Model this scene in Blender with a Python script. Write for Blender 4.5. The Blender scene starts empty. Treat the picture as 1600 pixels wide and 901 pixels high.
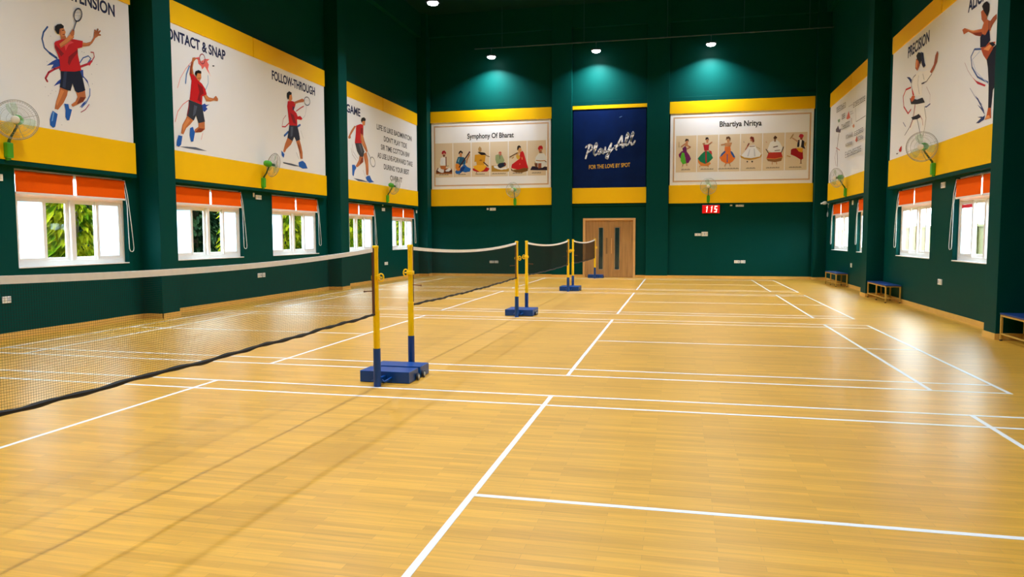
import bpy, bmesh, math, random
from mathutils import Vector, Matrix
random.seed(7)
SC = bpy.context.scene
COL = SC.collection
PI = math.pi

# ------------------------------------------------------------------ camera
cam_data = bpy.data.cameras.new('camera')
cam = bpy.data.objects.new('camera', cam_data)
COL.objects.link(cam)
SC.camera = cam
CX, CY, CZ, YAW, PITCH, ROLL, FPX = 3.2724, -7.5171, 1.6715, 0.2250, -0.0712, -0.0021, 1144.32
_f = Vector((-math.sin(YAW) * math.cos(PITCH), math.cos(YAW) * math.cos(PITCH), math.sin(PITCH)))
_r0 = Vector((math.cos(YAW), math.sin(YAW), 0)); _u0 = _r0.cross(_f)
_r = _r0 * math.cos(ROLL) + _u0 * math.sin(ROLL)
_u = _u0 * math.cos(ROLL) - _r0 * math.sin(ROLL)
cam.matrix_world = Matrix(((_r.x, _u.x, -_f.x, CX), (_r.y, _u.y, -_f.y, CY), (_r.z, _u.z, -_f.z, CZ), (0, 0, 0, 1)))
cam_data.sensor_width = 36.0
cam_data.lens = FPX / 1600 * 36.0
cam_data.clip_start = 0.05
cam_data.clip_end = 300

# ------------------------------------------------------------------ world, sun, lamps' power, exposure
LAMP_W = 176.0
LAMP_SPREAD = 132.0
SKY = 21.0
SUN = 9.0
world = bpy.data.worlds.new('overcast_sky'); SC.world = world
world.use_nodes = True
bg = world.node_tree.nodes['Background']
bg.inputs[0].default_value = (0.80, 0.91, 1.0, 1); bg.inputs[1].default_value = SKY
sd = bpy.data.lights.new('sun', 'SUN'); sd.energy = SUN; sd.angle = math.radians(3); sd.color = (1, 0.95, 0.85)
sun = bpy.data.objects.new('sun', sd); COL.objects.link(sun)
sun.rotation_euler = (math.radians(-38), 0, 0)      # high sun that shines along the side walls
sun.location = (0, 30, 30)
SC.view_settings.view_transform = 'Standard'
try: SC.view_settings.look = 'None'
except Exception: pass
SC.view_settings.exposure = 0.0
SC.view_settings.gamma = 1.0
SC.view_settings.use_curve_mapping = False
cy = SC.cycles
cy.use_denoising = True
cy.max_bounces = 10; cy.diffuse_bounces = 5; cy.glossy_bounces = 4; cy.transparent_max_bounces = 24
cy.sample_clamp_indirect = 20.0
cy.caustics_reflective = False; cy.caustics_refractive = False

# ------------------------------------------------------------------ helpers
def lin(h):
    out = []
    for k in (0, 2, 4):
        c = int(h[k:k + 2], 16) / 255
        out.append(c / 12.92 if c < 0.04045 else ((c + 0.055) / 1.055) ** 2.4)
    return out

MATS = {}
def mat(name, col, rough=0.5, metal=0.0, spec=0.5, emit=0.0, noise=0.0, nscale=8.0, bump=0.0):
    if name in MATS: return MATS[name]
    m = bpy.data.materials.new(name); m.use_nodes = True
    nt = m.node_tree; b = nt.nodes['Principled BSDF']
    if isinstance(col, str): col = lin(col)
    c = (*col, 1)
    b.inputs['Base Color'].default_value = c
    b.inputs['Roughness'].default_value = rough
    b.inputs['Metallic'].default_value = metal
    b.inputs['Specular IOR Level'].default_value = spec
    if emit:
        b.inputs['Emission Color'].default_value = c; b.inputs['Emission Strength'].default_value = emit
    if noise or bump:
        tc = nt.nodes.new('ShaderNodeTexCoord'); n = nt.nodes.new('ShaderNodeTexNoise')
        n.inputs['Scale'].default_value = nscale; n.inputs['Detail'].default_value = 5
        nt.links.new(tc.outputs['Object'], n.inputs['Vector'])
        if noise:
            mx = nt.nodes.new('ShaderNodeMix'); mx.data_type = 'RGBA'
            mx.inputs[6].default_value = (*[x * (1 - noise) for x in col], 1)
            mx.inputs[7].default_value = (*[min(1, x * (1 + noise)) for x in col], 1)
            nt.links.new(n.outputs['Fac'], mx.inputs[0]); nt.links.new(mx.outputs[2], b.inputs['Base Color'])
        if bump:
            bp = nt.nodes.new('ShaderNodeBump'); bp.inputs['Strength'].default_value = bump; bp.inputs['Distance'].default_value = 0.01
            nt.links.new(n.outputs['Fac'], bp.inputs['Height']); nt.links.new(bp.outputs[0], b.inputs['Normal'])
    MATS[name] = m
    return m

def ink(h): return mat('print_ink_' + h, h, rough=0.6, spec=0.25)

def tag(o, label=None, cat=None, group=None, kind=None):
    if label: o['label'] = label
    if cat: o['category'] = cat
    if group: o['group'] = group
    if kind: o['kind'] = kind
    return o

def empty(name, loc=(0, 0, 0), rz=0.0, parent=None):
    o = bpy.data.objects.new(name, None); COL.objects.link(o)
    o.location = loc; o.rotation_euler = (0, 0, rz); o.empty_display_size = 0.1
    if parent: o.parent = parent
    return o

def obj(name, bm, m, parent=None, smooth=False):
    me = bpy.data.meshes.new(name); bm.normal_update(); bm.to_mesh(me); bm.free()
    for x in (m if isinstance(m, (list, tuple)) else [m]): me.materials.append(x)
    if smooth:
        for p in me.polygons: p.use_smooth = True
    o = bpy.data.objects.new(name, me); COL.objects.link(o)
    if parent: o.parent = parent
    return o

def dup(o, parent=None):
    c = o.copy(); COL.objects.link(c)
    if parent: c.parent = parent
    for ch in list(o.children): dup(ch, c)
    return c

def B(): return bmesh.new()

def box(bm, x0, x1, y0, y1, z0, z1, bev=0.0, mi=0):
    vs = [bm.verts.new(p) for p in ((x0, y0, z0), (x1, y0, z0), (x1, y1, z0), (x0, y1, z0), (x0, y0, z1), (x1, y0, z1), (x1, y1, z1), (x0, y1, z1))]
    fs = [bm.faces.new([vs[i] for i in q]) for q in ((0, 3, 2, 1), (4, 5, 6, 7), (0, 1, 5, 4), (1, 2, 6, 5), (2, 3, 7, 6), (3, 0, 4, 7))]
    for f in fs: f.material_index = mi
    if bev:
        es = list({e for f in fs for e in f.edges})
        bmesh.ops.bevel(bm, geom=es, offset=bev, segments=2, affect='EDGES', profile=0.6)
    return bm

def tube(bm, pts, r, n=8, closed=False, mi=0, caps=True):
    pts = [Vector(p) for p in pts]; N = len(pts)
    rs = r if isinstance(r, (list, tuple)) else [r] * N
    rings = []; ref = None
    for i, p in enumerate(pts):
        if closed: t = pts[(i + 1) % N] - pts[i - 1]
        else: t = pts[min(i + 1, N - 1)] - pts[max(i - 1, 0)]
        t.normalize()
        if ref is None:
            ref = Vector((0, 0, 1)) if abs(t.z) < 0.9 else Vector((1, 0, 0))
        a = (ref - t * ref.dot(t)).normalized(); b = t.cross(a); ref = a
        rings.append([bm.verts.new(p + (a * math.cos(2 * PI * k / n) + b * math.sin(2 * PI * k / n)) * rs[i]) for k in range(n)])
    for i in range(N if closed else N - 1):
        A, C = rings[i], rings[(i + 1) % N]
        for k in range(n):
            f = bm.faces.new((A[k], A[(k + 1) % n], C[(k + 1) % n], C[k])); f.material_index = mi
    if caps and not closed:
        f = bm.faces.new(rings[0][::-1]); f.material_index = mi
        f = bm.faces.new(rings[-1]); f.material_index = mi
    return bm

def lathe(bm, prof, n=24, org=(0, 0, 0), axis=(0, 0, 1), mi=0):
    ax = Vector(axis).normalized(); ref = Vector((0, 0, 1)) if abs(ax.z) < 0.9 else Vector((1, 0, 0))
    a = (ref - ax * ref.dot(ax)).normalized(); b = ax.cross(a); o = Vector(org)
    rings = []
    for (r, h) in prof:
        rings.append([bm.verts.new(o + ax * h + (a * math.cos(2 * PI * k / n) + b * math.sin(2 * PI * k / n)) * max(r, 1e-4)) for k in range(n)])
    for i in range(len(rings) - 1):
        for k in range(n):
            f = bm.faces.new((rings[i][k], rings[i][(k + 1) % n], rings[i + 1][(k + 1) % n], rings[i + 1][k])); f.material_index = mi
    bm.faces.new(rings[0][::-1]).material_index = mi; bm.faces.new(rings[-1]).material_index = mi
    return bm

# ------------------------------------------------------------------ materials
def floor_material():
    m = bpy.data.materials.new('maple_sports_floor'); m.use_nodes = True
    nt = m.node_tree; N = nt.nodes; L = nt.links; b = N['Principled BSDF']
    tc = N.new('ShaderNodeTexCoord')
    br = N.new('ShaderNodeTexBrick'); br.offset = 0.37; br.offset_frequency = 2
    br.inputs['Scale'].default_value = 1.0; br.inputs['Brick Width'].default_value = 0.62; br.inputs['Row Height'].default_value = 0.062
    br.inputs['Mortar Size'].default_value = 0.0012; br.inputs['Mortar Smooth'].default_value = 0.6; br.inputs['Bias'].default_value = 0.0
    br.inputs['Color1'].default_value = (*FLOOR_A, 1); br.inputs['Color2'].default_value = (*FLOOR_B, 1)
    br.inputs['Mortar'].default_value = (*FLOOR_M, 1)
    L.new(tc.outputs['Object'], br.inputs['Vector'])
    mp = N.new('ShaderNodeMapping'); mp.inputs['Scale'].default_value = (1.6, 34, 1); L.new(tc.outputs['Object'], mp.inputs[0])
    gr = N.new('ShaderNodeTexNoise'); gr.inputs['Scale'].default_value = 1.0; gr.inputs['Detail'].default_value = 6; gr.inputs['Roughness'].default_value = 0.6
    L.new(mp.outputs[0], gr.inputs['Vector'])
    rmp = N.new('ShaderNodeMapRange'); rmp.inputs[1].default_value = 0.3; rmp.inputs[2].default_value = 0.7; rmp.inputs[3].default_value = 0.86; rmp.inputs[4].default_value = 1.12
    L.new(gr.outputs['Fac'], rmp.inputs[0])
    mul = N.new('ShaderNodeMix'); mul.data_type = 'RGBA'; mul.blend_type = 'MULTIPLY'; mul.inputs[0].default_value = 1
    L.new(br.outputs['Color'], mul.inputs[6]); L.new(rmp.outputs[0], mul.inputs[7])
    big = N.new('ShaderNodeTexNoise'); big.inputs['Scale'].default_value = 0.9; big.inputs['Detail'].default_value = 3
    L.new(tc.outputs['Object'], big.inputs['Vector'])
    r2 = N.new('ShaderNodeMapRange'); r2.inputs[1].default_value = 0.3; r2.inputs[2].default_value = 0.7; r2.inputs[3].default_value = 0.95; r2.inputs[4].default_value = 1.05
    L.new(big.outputs['Fac'], r2.inputs[0])
    m2 = N.new('ShaderNodeMix'); m2.data_type = 'RGBA'; m2.blend_type = 'MULTIPLY'; m2.inputs[0].default_value = 1
    L.new(mul.outputs[2], m2.inputs[6]); L.new(r2.outputs[0], m2.inputs[7])
    L.new(m2.outputs[2], b.inputs['Base Color'])
    b.inputs['Roughness'].default_value = 0.42; b.inputs['Specular IOR Level'].default_value = 0.4; b.inputs['Coat Weight'].default_value = 0.7; b.inputs['Coat Roughness'].default_value = 0.32
    bp = N.new('ShaderNodeBump'); bp.inputs['Strength'].default_value = 0.05; bp.inputs['Distance'].default_value = 0.004
    L.new(gr.outputs['Fac'], bp.inputs['Height']); L.new(bp.outputs[0], b.inputs['Normal'])
    return m
FLOOR_A = (0.84, 0.425, 0.038); FLOOR_B = (0.68, 0.330, 0.024); FLOOR_M = (0.50, 0.245, 0.03)
M_FLOOR = floor_material()
GREEN = (0.0004, 0.052, 0.043)
M_WALL = mat('dark_green_paint', GREEN, rough=0.5, spec=0.06, noise=0.06, nscale=3, bump=0.03)
M_CEIL = mat('dark_green_ceiling', (0.001, 0.03, 0.024), rough=0.7, spec=0.15, noise=0.1, nscale=2)
M_YEL = mat('yellow_panel_paint', (0.97, 0.56, 0.0), rough=0.5, spec=0.2, noise=0.03, nscale=2)
M_PRINT = mat('off_white_printed_vinyl', (0.86, 0.86, 0.87), rough=0.55, spec=0.3, noise=0.02, nscale=1.5)
M_CREAM = mat('cream_printed_vinyl', (0.94, 0.93, 0.93), rough=0.55, spec=0.3, noise=0.02, nscale=1.5)
M_NAVY = mat('navy_printed_vinyl', (0.001, 0.012, 0.075), rough=0.5, spec=0.1, noise=0.45, nscale=1.6)
M_SKIRT = mat('wood_skirting', (0.76, 0.45, 0.10), rough=0.4, noise=0.12, nscale=5)
M_LINE = mat('white_court_paint', (0.86, 0.85, 0.84), rough=0.4)
M_WHITE = mat('white_upvc', (0.82, 0.81, 0.78), rough=0.35, noise=0.02)
M_PLATE = mat('white_plastic', (0.85, 0.83, 0.78), rough=0.4, noise=0.02)
M_ORANGE = mat('orange_blind_fabric', (0.93, 0.115, 0.0), rough=0.8, spec=0.1, noise=0.05, nscale=30)
M_POST = mat('yellow_powder_coat', (0.98, 0.63, 0.002), rough=0.3, spec=0.4, noise=0.03)
M_BLUE = mat('blue_powder_coat', (0.0004, 0.052, 0.25), rough=0.35, spec=0.4, noise=0.08, nscale=6)
M_NET = mat('black_net_cord', (0.018, 0.014, 0.012), rough=0.8, spec=0.2, noise=0.1)
M_TAPE = mat('white_net_tape', (0.93, 0.92, 0.93), rough=0.7, noise=0.08, nscale=20)
M_BTAPE = mat('black_net_tape', (0.008, 0.007, 0.008), rough=0.7, noise=0.1)
M_BROWN = mat('brown_net_tape', (0.16, 0.05, 0.02), rough=0.7, noise=0.1)
M_WHEEL = mat('black_rubber', (0.02, 0.02, 0.022), rough=0.6, noise=0.1)
M_GREY = mat('grey_plastic', (0.5, 0.52, 0.55), rough=0.5, noise=0.05)
M_FAN = mat('green_fan_plastic', (0.07, 0.42, 0.02), rough=0.3, spec=0.5, noise=0.03)
M_FAND = mat('dark_green_fan_arm', (0.012, 0.08, 0.02), rough=0.35, noise=0.05)
M_WIRE = mat('grey_coated_wire', (0.42, 0.40, 0.36), rough=0.4, metal=0.2, noise=0.05)
M_CAP = mat('cream_fan_badge', (0.80, 0.74, 0.60), rough=0.4, noise=0.03)
M_OAK = mat('oak_door_frame', (0.70, 0.41, 0.15), rough=0.4, noise=0.12, nscale=6)
M_STEEL = mat('brushed_steel', (0.6, 0.6, 0.58), rough=0.3, metal=1.0, noise=0.05)
M_PIPE = mat('blue_grey_pipe', (0.05, 0.09, 0.13), rough=0.4, noise=0.1)
M_BENCH = mat('blue_bench_top', (0.004, 0.035, 0.16), rough=0.45, noise=0.08)
M_BLEG = mat('yellow_bench_frame', (0.62, 0.36, 0.06), rough=0.4, noise=0.06)
M_NAVYINK = ink('16224e')
M_BLACKINK = ink('26221f')

def wood_door():
    m = bpy.data.materials.new('oak_veneer_door'); m.use_nodes = True
    nt = m.node_tree; N = nt.nodes; L = nt.links; b = N['Principled BSDF']
    tc = N.new('ShaderNodeTexCoord'); mp = N.new('ShaderNodeMapping'); mp.inputs['Scale'].default_value = (9, 9, 0.7)
    L.new(tc.outputs['Object'], mp.inputs[0]); n = N.new('ShaderNodeTexNoise'); n.inputs['Scale'].default_value = 1.6; n.inputs['Detail'].default_value = 8
    L.new(mp.outputs[0], n.inputs['Vector']); cr = N.new('ShaderNodeValToRGB')
    cr.color_ramp.elements[0].position = 0.3; cr.color_ramp.elements[0].color = (0.36, 0.19, 0.065, 1)
    cr.color_ramp.elements[1].position = 0.7; cr.color_ramp.elements[1].color = (0.52, 0.29, 0.105, 1)
    L.new(n.outputs['Fac'], cr.inputs[0]); L.new(cr.outputs[0], b.inputs['Base Color']); b.inputs['Roughness'].default_value = 0.4
    return m
M_DOOR = wood_door()

def thin_glass():
    m = bpy.data.materials.new('clear_window_glass'); m.use_nodes = True
    nt = m.node_tree; N = nt.nodes; L = nt.links; N.remove(N['Principled BSDF'])
    tr = N.new('ShaderNodeBsdfTransparent'); tr.inputs[0].default_value = (0.93, 0.97, 0.96, 1)
    gl = N.new('ShaderNodeBsdfGlossy'); gl.inputs['Roughness'].default_value = 0.02
    mx = N.new('ShaderNodeMixShader'); mx.inputs[0].default_value = 0.012
    L.new(tr.outputs[0], mx.inputs[1]); L.new(gl.outputs[0], mx.inputs[2]); L.new(mx.outputs[0], N['Material Output'].inputs[0])
    return m
M_GLASS = thin_glass()

def frosted_glass():
    m = bpy.data.materials.new('frosted_window_film'); m.use_nodes = True
    nt = m.node_tree; N = nt.nodes; L = nt.links; N.remove(N['Principled BSDF'])
    tc = N.new('ShaderNodeTexCoord'); n = N.new('ShaderNodeTexNoise'); n.inputs['Scale'].default_value = 3.5; n.inputs['Detail'].default_value = 5
    L.new(tc.outputs['Object'], n.inputs['Vector']); cr = N.new('ShaderNodeValToRGB')
    cr.color_ramp.elements[0].position = 0.35; cr.color_ramp.elements[0].color = (0.50, 0.62, 0.69, 1)
    cr.color_ramp.elements[1].position = 0.62; cr.color_ramp.elements[1].color = (0.72, 0.79, 0.82, 1)
    L.new(n.outputs['Fac'], cr.inputs[0])
    tl = N.new('ShaderNodeBsdfTranslucent'); L.new(cr.outputs[0], tl.inputs[0])
    tr = N.new('ShaderNodeBsdfTransparent'); tr.inputs[0].default_value = (0.8, 0.93, 1, 1)
    df = N.new('ShaderNodeBsdfGlossy'); df.inputs['Roughness'].default_value = 0.3
    m1 = N.new('ShaderNodeMixShader'); m1.inputs[0].default_value = 0.06; L.new(tl.outputs[0], m1.inputs[1]); L.new(tr.outputs[0], m1.inputs[2])
    m2 = N.new('ShaderNodeMixShader'); m2.inputs[0].default_value = 0.04; L.new(m1.outputs[0], m2.inputs[1]); L.new(df.outputs[0], m2.inputs[2])
    L.new(m2.outputs[0], N['Material Output'].inputs[0])
    return m
M_FROST = frosted_glass()

def leaf_material(name, c1, c2):
    m = bpy.data.materials.new(name); m.use_nodes = True
    nt = m.node_tree; N = nt.nodes; L = nt.links; N.remove(N['Principled BSDF'])
    tc = N.new('ShaderNodeTexCoord'); n = N.new('ShaderNodeTexNoise'); n.inputs['Scale'].default_value = 3.0; n.inputs['Detail'].default_value = 3
    L.new(tc.outputs['Object'], n.inputs['Vector']); cr = N.new('ShaderNodeValToRGB')
    cr.color_ramp.elements[0].position = 0.4; cr.color_ramp.elements[0].color = (*c1, 1)
    cr.color_ramp.elements[1].position = 0.6; cr.color_ramp.elements[1].color = (*c2, 1)
    L.new(n.outputs['Fac'], cr.inputs[0])
    d = N.new('ShaderNodeBsdfDiffuse'); t = N.new('ShaderNodeBsdfTranslucent'); L.new(cr.outputs[0], d.inputs[0]); L.new(cr.outputs[0], t.inputs[0])
    mx = N.new('ShaderNodeMixShader'); mx.inputs[0].default_value = 0.4; L.new(d.outputs[0], mx.inputs[1]); L.new(t.outputs[0], mx.inputs[2])
    L.new(mx.outputs[0], N['Material Output'].inputs[0])
    return m
M_LEAFY = leaf_material('yellow_green_leaves', (0.06, 0.12, 0.004), (0.30, 0.29, 0.010))
M_LEAFG = leaf_material('green_leaves', (0.018, 0.045, 0.024), (0.055, 0.11, 0.040))
M_BARK = mat('brown_bark', (0.12, 0.08, 0.05), rough=0.9, noise=0.3, nscale=12)

def blade_plastic():
    m = bpy.data.materials.new('clear_green_blade_plastic'); m.use_nodes = True
    nt = m.node_tree; N = nt.nodes; L = nt.links; b = N['Principled BSDF']
    b.inputs['Base Color'].default_value = (0.45, 0.68, 0.48, 1); b.inputs['Roughness'].default_value = 0.2
    tr = N.new('ShaderNodeBsdfTransparent'); tr.inputs[0].default_value = (0.92, 0.98, 0.92, 1)
    mx = N.new('ShaderNodeMixShader'); mx.inputs[0].default_value = 0.13
    L.new(tr.outputs[0], mx.inputs[1]); L.new(b.outputs[0], mx.inputs[2]); L.new(mx.outputs[0], N['Material Output'].inputs[0])
    return m
M_BLADE = blade_plastic()

# ------------------------------------------------------------------ room
LX, RX, BY, FY, TOP = -7.5, 8.65, 22.35, -11.0, 10.85
WIN_L = [(2.58, 5.10), (6.57, 9.07), (10.46, 13.05), (14.72, 17.30), (18.97, 21.38)]
WIN_R = [(6.30, 8.93), (10.32, 12.89), (14.55, 17.18), (18.42, 21.04)]
WZ0, WZ1 = 1.15, 2.82
def struct(o): o['kind'] = 'structure'; return o

bm = B(); box(bm, LX - 0.35, RX + 0.35, FY - 0.3, BY + 0.3, -0.25, 0.0)
floor = struct(obj('floor', bm, M_FLOOR))
bm = B(); box(bm, LX - 0.35, RX + 0.35, FY - 0.3, BY + 0.3, TOP, TOP + 0.2)
struct(obj('ceiling', bm, M_CEIL))

def side_wall(name, xa, xb, wins):
    bm = B()
    box(bm, xa, xb, FY, BY + 0.3, 0.0, WZ0); box(bm, xa, xb, FY, BY + 0.3, WZ1, TOP)
    ys = [FY] + [v for w in wins for v in w] + [BY + 0.3]
    for i in range(0, len(ys), 2): box(bm, xa, xb, ys[i], ys[i + 1], WZ0, WZ1)
    return struct(obj(name, bm, M_WALL))
side_wall('wall_left', LX - 0.20, LX, WIN_L)
side_wall('wall_right', RX, RX + 0.20, WIN_R)
DX0, DX1, DZ = -0.50, 1.45, 2.31
bm = B(); box(bm, LX, DX0, BY, BY + 0.3, 0, TOP); box(bm, DX1, RX, BY, BY + 0.3, 0, TOP); box(bm, DX0, DX1, BY, BY + 0.3, DZ, TOP)
struct(obj('wall_back', bm, M_WALL))
bm = B(); box(bm, LX, RX, FY - 0.3, FY, 0, TOP)
struct(obj('wall_front', bm, M_WALL))

# pilasters, beams and ledges
trims = []
def trim(x0, x1, y0, y1, z0, z1, m=None):
    bm = B(); box(bm, x0, x1, y0, y1, z0, z1, bev=0.006)
    o = struct(obj('trim_%d' % (len(trims) + 1), bm, m or M_WALL)); trims.append(o); return o
PL = [(-2.75, -2.2), (5.47, 6.0), (13.67, 14.25)]
PR = [(-2.75, -2.2), (5.57, 6.04), (14.02, 14.6)]
for y0, y1 in PL: trim(LX, -7.05, y0, y1, 0, TOP)
for y0, y1 in PR: trim(8.22, RX, y0, y1, 0, TOP)
trim(-1.84, -1.03, 22.10, BY, 0, TOP); trim(1.95, 2.80, 22.10, BY, 0, TOP)
trim(LX, -7.08, 21.85, BY, 0, TOP); trim(8.18, RX, 22.05, BY, 0, TOP)
trim(LX, -7.3, FY, 21.85, 9.9, TOP); trim(8.45, RX, FY, 22.05, 9.9, TOP); trim(-7.08, 8.18, 22.15, BY, 9.95, TOP)
for yb in (14.0, 5.7, -2.5): trim(-7.3, 8.45, yb, yb + 0.45, 10.3, TOP)
BAYL = [(-2.2, 5.27), (6.0, 13.42), (14.25, 21.55)]
BAYR = [(-2.2, 5.57), (6.04, 13.38), (14.6, 21.42)]
for y0, y1 in BAYL: trim(LX, -7.38, y0, y1, 2.85, 2.93)
for y0, y1 in BAYR: trim(8.53, RX, y0, y1, 2.85, 2.93)
BAYB = [(-7.08, -1.84), (-1.03, 1.95), (2.80, 8.18)]
for x0, x1 in BAYB: trim(x0, x1, 22.27, BY, 6.90, 7.08)
for x0, x1 in BAYB: trim(x0, x1, 22.29, BY, 2.88, 2.95)

# skirting
bm = B()
def skl(y0, y1, x): box(bm, x, x + 0.015, y0, y1, 0, 0.10)
prev = FY
for y0, y1 in PL + [(21.85, BY)]:
    box(bm, LX, LX + 0.015, prev, y0, 0, 0.10); box(bm, LX, -7.035, y0 - 0.015, y0, 0, 0.10)
    xx = -7.05 if y0 < 20 else -7.08
    box(bm, xx, xx + 0.015, y0 - 0.015, y1, 0, 0.10)
    if y1 < 20: box(bm, LX, -7.035, y1, y1 + 0.015, 0, 0.10)
    prev = y1
struct(obj('baseboard_left', bm, M_SKIRT))
bm = B(); prev = FY
for y0, y1 in PR + [(22.05, BY)]:
    box(bm, RX - 0.015, RX, prev, y0, 0, 0.10); xx = 8.22 if y0 < 20 else 8.18
    box(bm, xx - 0.015, RX, y0 - 0.015, y0, 0, 0.10); box(bm, xx - 0.015, xx, y0, y1, 0, 0.10)
    if y1 < 20: box(bm, xx - 0.015, RX, y1, y1 + 0.015, 0, 0.10)
    prev = y1
struct(obj('baseboard_right', bm, M_SKIRT))
bm = B()
for x0, x1 in ((-7.065, -1.84), (-1.03, -0.58), (1.53, 1.95), (2.80, 8.165)): box(bm, x0, x1, BY - 0.015, BY, 0, 0.10)
for x0, x1 in ((-1.84, -1.03), (1.95, 2.80)):
    box(bm, x0 - 0.015, x1 + 0.015, 22.085, 22.10, 0, 0.10); box(bm, x0 - 0.015, x0, 22.10, BY - 0.015, 0, 0.10); box(bm, x1, x1 + 0.015, 22.10, BY - 0.015, 0, 0.10)
struct(obj('baseboard_back', bm, M_SKIRT))

# court lines (paint on the floor)
LW = 0.045
COURTS = [-6.10, 1.09, 8.24, 15.41]
for c, y0 in enumerate(COURTS):
    y1 = y0 + 6.10; bm = B(); t = 0.0016; h = LW / 2
    for yy in (y0 + h, y0 + 0.46, y1 - 0.46, y1 - h): box(bm, -6.70, 6.70, yy - h, yy + h, 0, t)
    for s in (-1, 1):
        for xx in (1.98, 5.94, 6.70): box(bm, s * xx - h, s * xx + h, y0, y1, 0, t + 0.0004)
        a, b_ = sorted((s * 1.98, s * 6.70)); box(bm, a, b_, (y0 + y1) / 2 - h, (y0 + y1) / 2 + h, 0, t)
    obj('court_lines', bm, M_LINE, floor)

# door
door = struct(empty('door_1', (0.475, BY, 0)))
def rel(bm, o): bmesh.ops.translate(bm, verts=bm.verts, vec=-Vector(o.location)); return bm
bm = B(); box(bm, -0.58, -0.49, 22.28, 22.45, 0, 2.39, 0.004); box(bm, 1.44, 1.53, 22.28, 22.45, 0, 2.39, 0.004); box(bm, -0.49, 1.44, 22.28, 22.45, 2.30, 2.39, 0.004)
obj('door_frame', rel(bm, door), M_OAK, door)
bm = B(); box(bm, DX0 + 0.001, DX1 - 0.001, 22.405, 22.44, 0.0, 2.30); obj('light_block_panel', rel(bm, door), mat('dark_light_block', (0.03, 0.02, 0.012), rough=0.6, noise=0.1), door)  # unseen dark panel added behind the leaves to stop sky showing through gaps
M_PANE = mat('lobby_dark_vision_glass', (0.02, 0.05, 0.055), rough=0.06, spec=0.8, noise=0.6, nscale=3)  # opaque; its colour holds the dark of the lobby behind the glass
def leaf(x0, x1, vx0, vx1, hx, hmat):
    bm = B(); yb, yf = 22.40, 22.35
    box(bm, x0, vx0, yf, yb, 0.012, 2.295); box(bm, vx1, x1, yf, yb, 0.012, 2.295)
    box(bm, vx0, vx1, yf, yb, 0.012, 0.33); box(bm, vx0, vx1, yf, yb, 2.0, 2.295)
    lf = obj('door_leaf', rel(bm, door), M_DOOR, door)
    bm = B(); box(bm, vx0, vx1, 22.365, 22.385, 0.33, 2.0); obj('vision_pane', rel(bm, door), M_PANE, lf)
    bm = B(); w = 0.022
    for a, b_, c, d in ((vx0 - w, vx0, 0.31, 2.02), (vx1, vx1 + w, 0.31, 2.02), (vx0, vx1, 0.31, 0.33), (vx0, vx1, 2.0, 2.02)): box(bm, a, b_, 22.338, 22.35, c, d)
    obj('vision_frame', rel(bm, door), M_STEEL, lf)
    bm = B()
    if hmat is M_OAK: tube(bm, [(hx, 22.35, 0.98), (hx, 22.29, 0.98), (hx, 22.285, 1.03), (hx, 22.285, 1.52), (hx, 22.29, 1.57), (hx, 22.35, 1.57)], 0.017, 10)
    else: box(bm, hx - 0.035, hx + 0.035, 22.344, 22.35, 0.95, 1.60, 0.003)
    tag(obj('pull_handle', rel(bm, door), hmat, lf), 'raised D-shaped pull handle' if hmat is M_OAK else 'flat push plate')
leaf(-0.488, 0.455, 0.07, 0.22, 0.38, mat('bronze_plate', (0.22, 0.12, 0.05), rough=0.4, noise=0.1))
leaf(0.460, 1.438, 0.72, 0.88, 0.58, M_OAK)

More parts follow.
